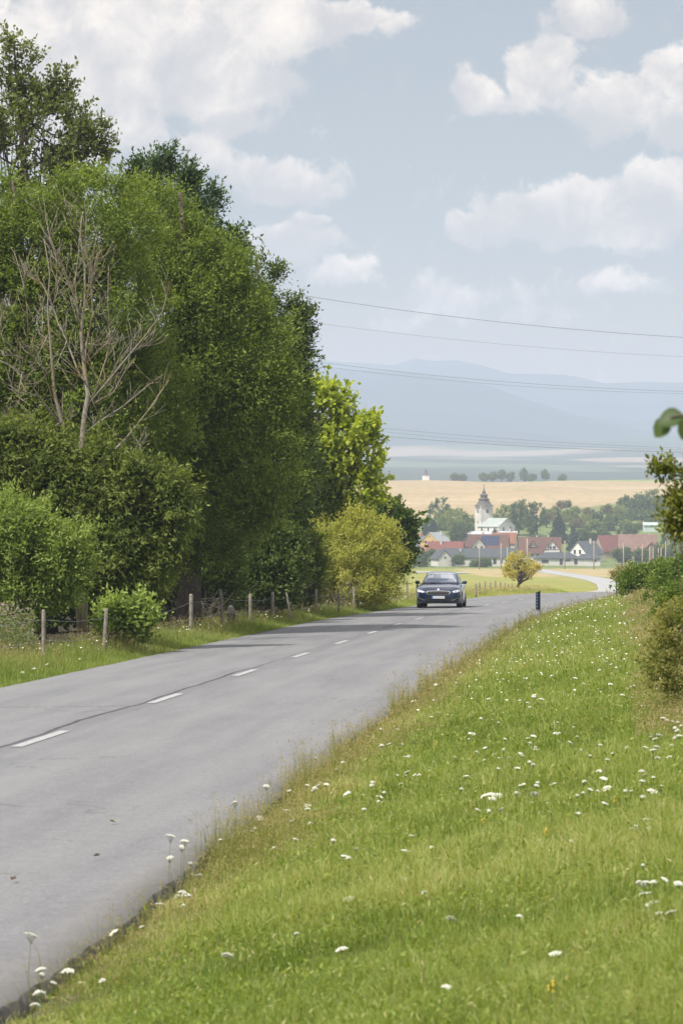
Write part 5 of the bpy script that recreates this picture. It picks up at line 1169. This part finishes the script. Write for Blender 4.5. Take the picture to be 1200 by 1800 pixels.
# scrub on the slope
sc_px = [(965,1215,896,912,22),(985,1260,882,896,16),(996,1270,882,893,12),(1010,1230,890,905,22),(1035,1215,893,912,26),(1050,1190,902,922,26),(1028,1180,905,925,30),(1066,1230,888,906,24),(1070,1180,905,930,28),(1045,1150,915,938,28),(1015,1165,912,932,24),(1068,1145,918,940,28),(990,1185,902,922,24),(960,1170,900,925,26),(1082,1175,905,930,22),(870,1190,905,925,24),(850,1210,900,915,26),(975,1225,893,906,14),(1100,1150,915,938,26),(1125,1150,920,935,20)]
snm = ['first','second','third','fourth','fifth','sixth','seventh','eighth','ninth','tenth','eleventh','twelfth','thirteenth','fourteenth','fifteenth','sixteenth','seventeenth','eighteenth','nineteenth','twentieth']
order = sorted(range(len(sc_px)), key=lambda j: sc_px[j][0]); rank = {j: k for k, j in enumerate(order)}
for i, (px, d, y0, y1, w) in enumerate(sc_px): vtree('hillside_bush', snm[rank[i]]+' bush from the left on the scrubby slope below the field', px, d, y0, y1, w, (VL, VB, VT)[i % 3], 350+i, 45, .5, cat='bush', group='bushes on the scrubby slope')
# crest trees
cr = [(798,834,843,14,'low bush'),(813,836,843,14,'low bush'),(850,833,843,16,'broad bush'),(865,832,843,14,'small tree'),(881,826,843,13,'round tree'),(897,832,843,12,'small tree'),(920,822,843,13,'tall pointed tree'),(934,834,843,16,'low tree'),(957,827,843,12,'round tree'),(988,836,843,12,'low bush'),(683,836,844,16,'low bush')]
for i, (px, y0, y1, w, lab) in enumerate(cr): vtree('crest_tree', lab+' on the field crest, '+snm[sorted(range(len(cr)), key=lambda j: cr[j][0]).index(i)]+' from the left', px, 1990, y0, y1+3, w, VT, 400+i, 50, .8, group='trees on the field crest')
# pale autumn-coloured bush on the meadow
tree('hawthorn_bush', 'yellow orange bush with bare twiggy base in the meadow', 'bush', 913, 262, [(912, 985, 20, 12), (900, 998, 15, 13), (928, 998, 16, 12), (914, 1004, 24, 12), (940, 1003, 8, 7), (892, 1008, 8, 8), (905, 978, 7, 6), (946, 995, 7, 6), (888, 999, 7, 6)], 150, 16, .2, .5, .2,
     leafmat('autumn_leaf', [(.30, .30, .07), (.52, .47, .12), (.64, .50, .20)], .42), 71, rad=.15, nl=90, inner=.1, amp=.3, shoots=.9, barkm=mat('dark_bark', (.09, .06, .05), .9, .3, 5))
tree('flowering_bush', 'pale cream bush at the left end of the green hedge', 'bush', 1083, 125, [(1090, 1012, 14, 9), (1100, 1005, 10, 7)], 110, 26, .12, .6, .14, leafmat('cream_leaf', [(.2, .2, .09), (.38, .34, .2), (.5, .45, .3)], .35), 72, rad=.03)

# ------------------------------------------------------------------ haze
hz_ = MB().box((0, 4800, 217), (12000, 9900, 482)); 
hm = bpy.data.materials.new('haze'); hm.use_nodes = True; nt = hm.node_tree; nt.nodes.clear()
pv = N(nt, 'ShaderNodeVolumePrincipled'); pv.inputs['Color'].default_value = (.69, .79, 1, 1); pv.inputs['Density'].default_value = .0002
ou = N(nt, 'ShaderNodeOutputMaterial'); nt.links.new(pv.outputs[0], ou.inputs['Volume'])
tag(hz_.build('haze', hm), 'pale summer haze filling the valley', kind='stuff')
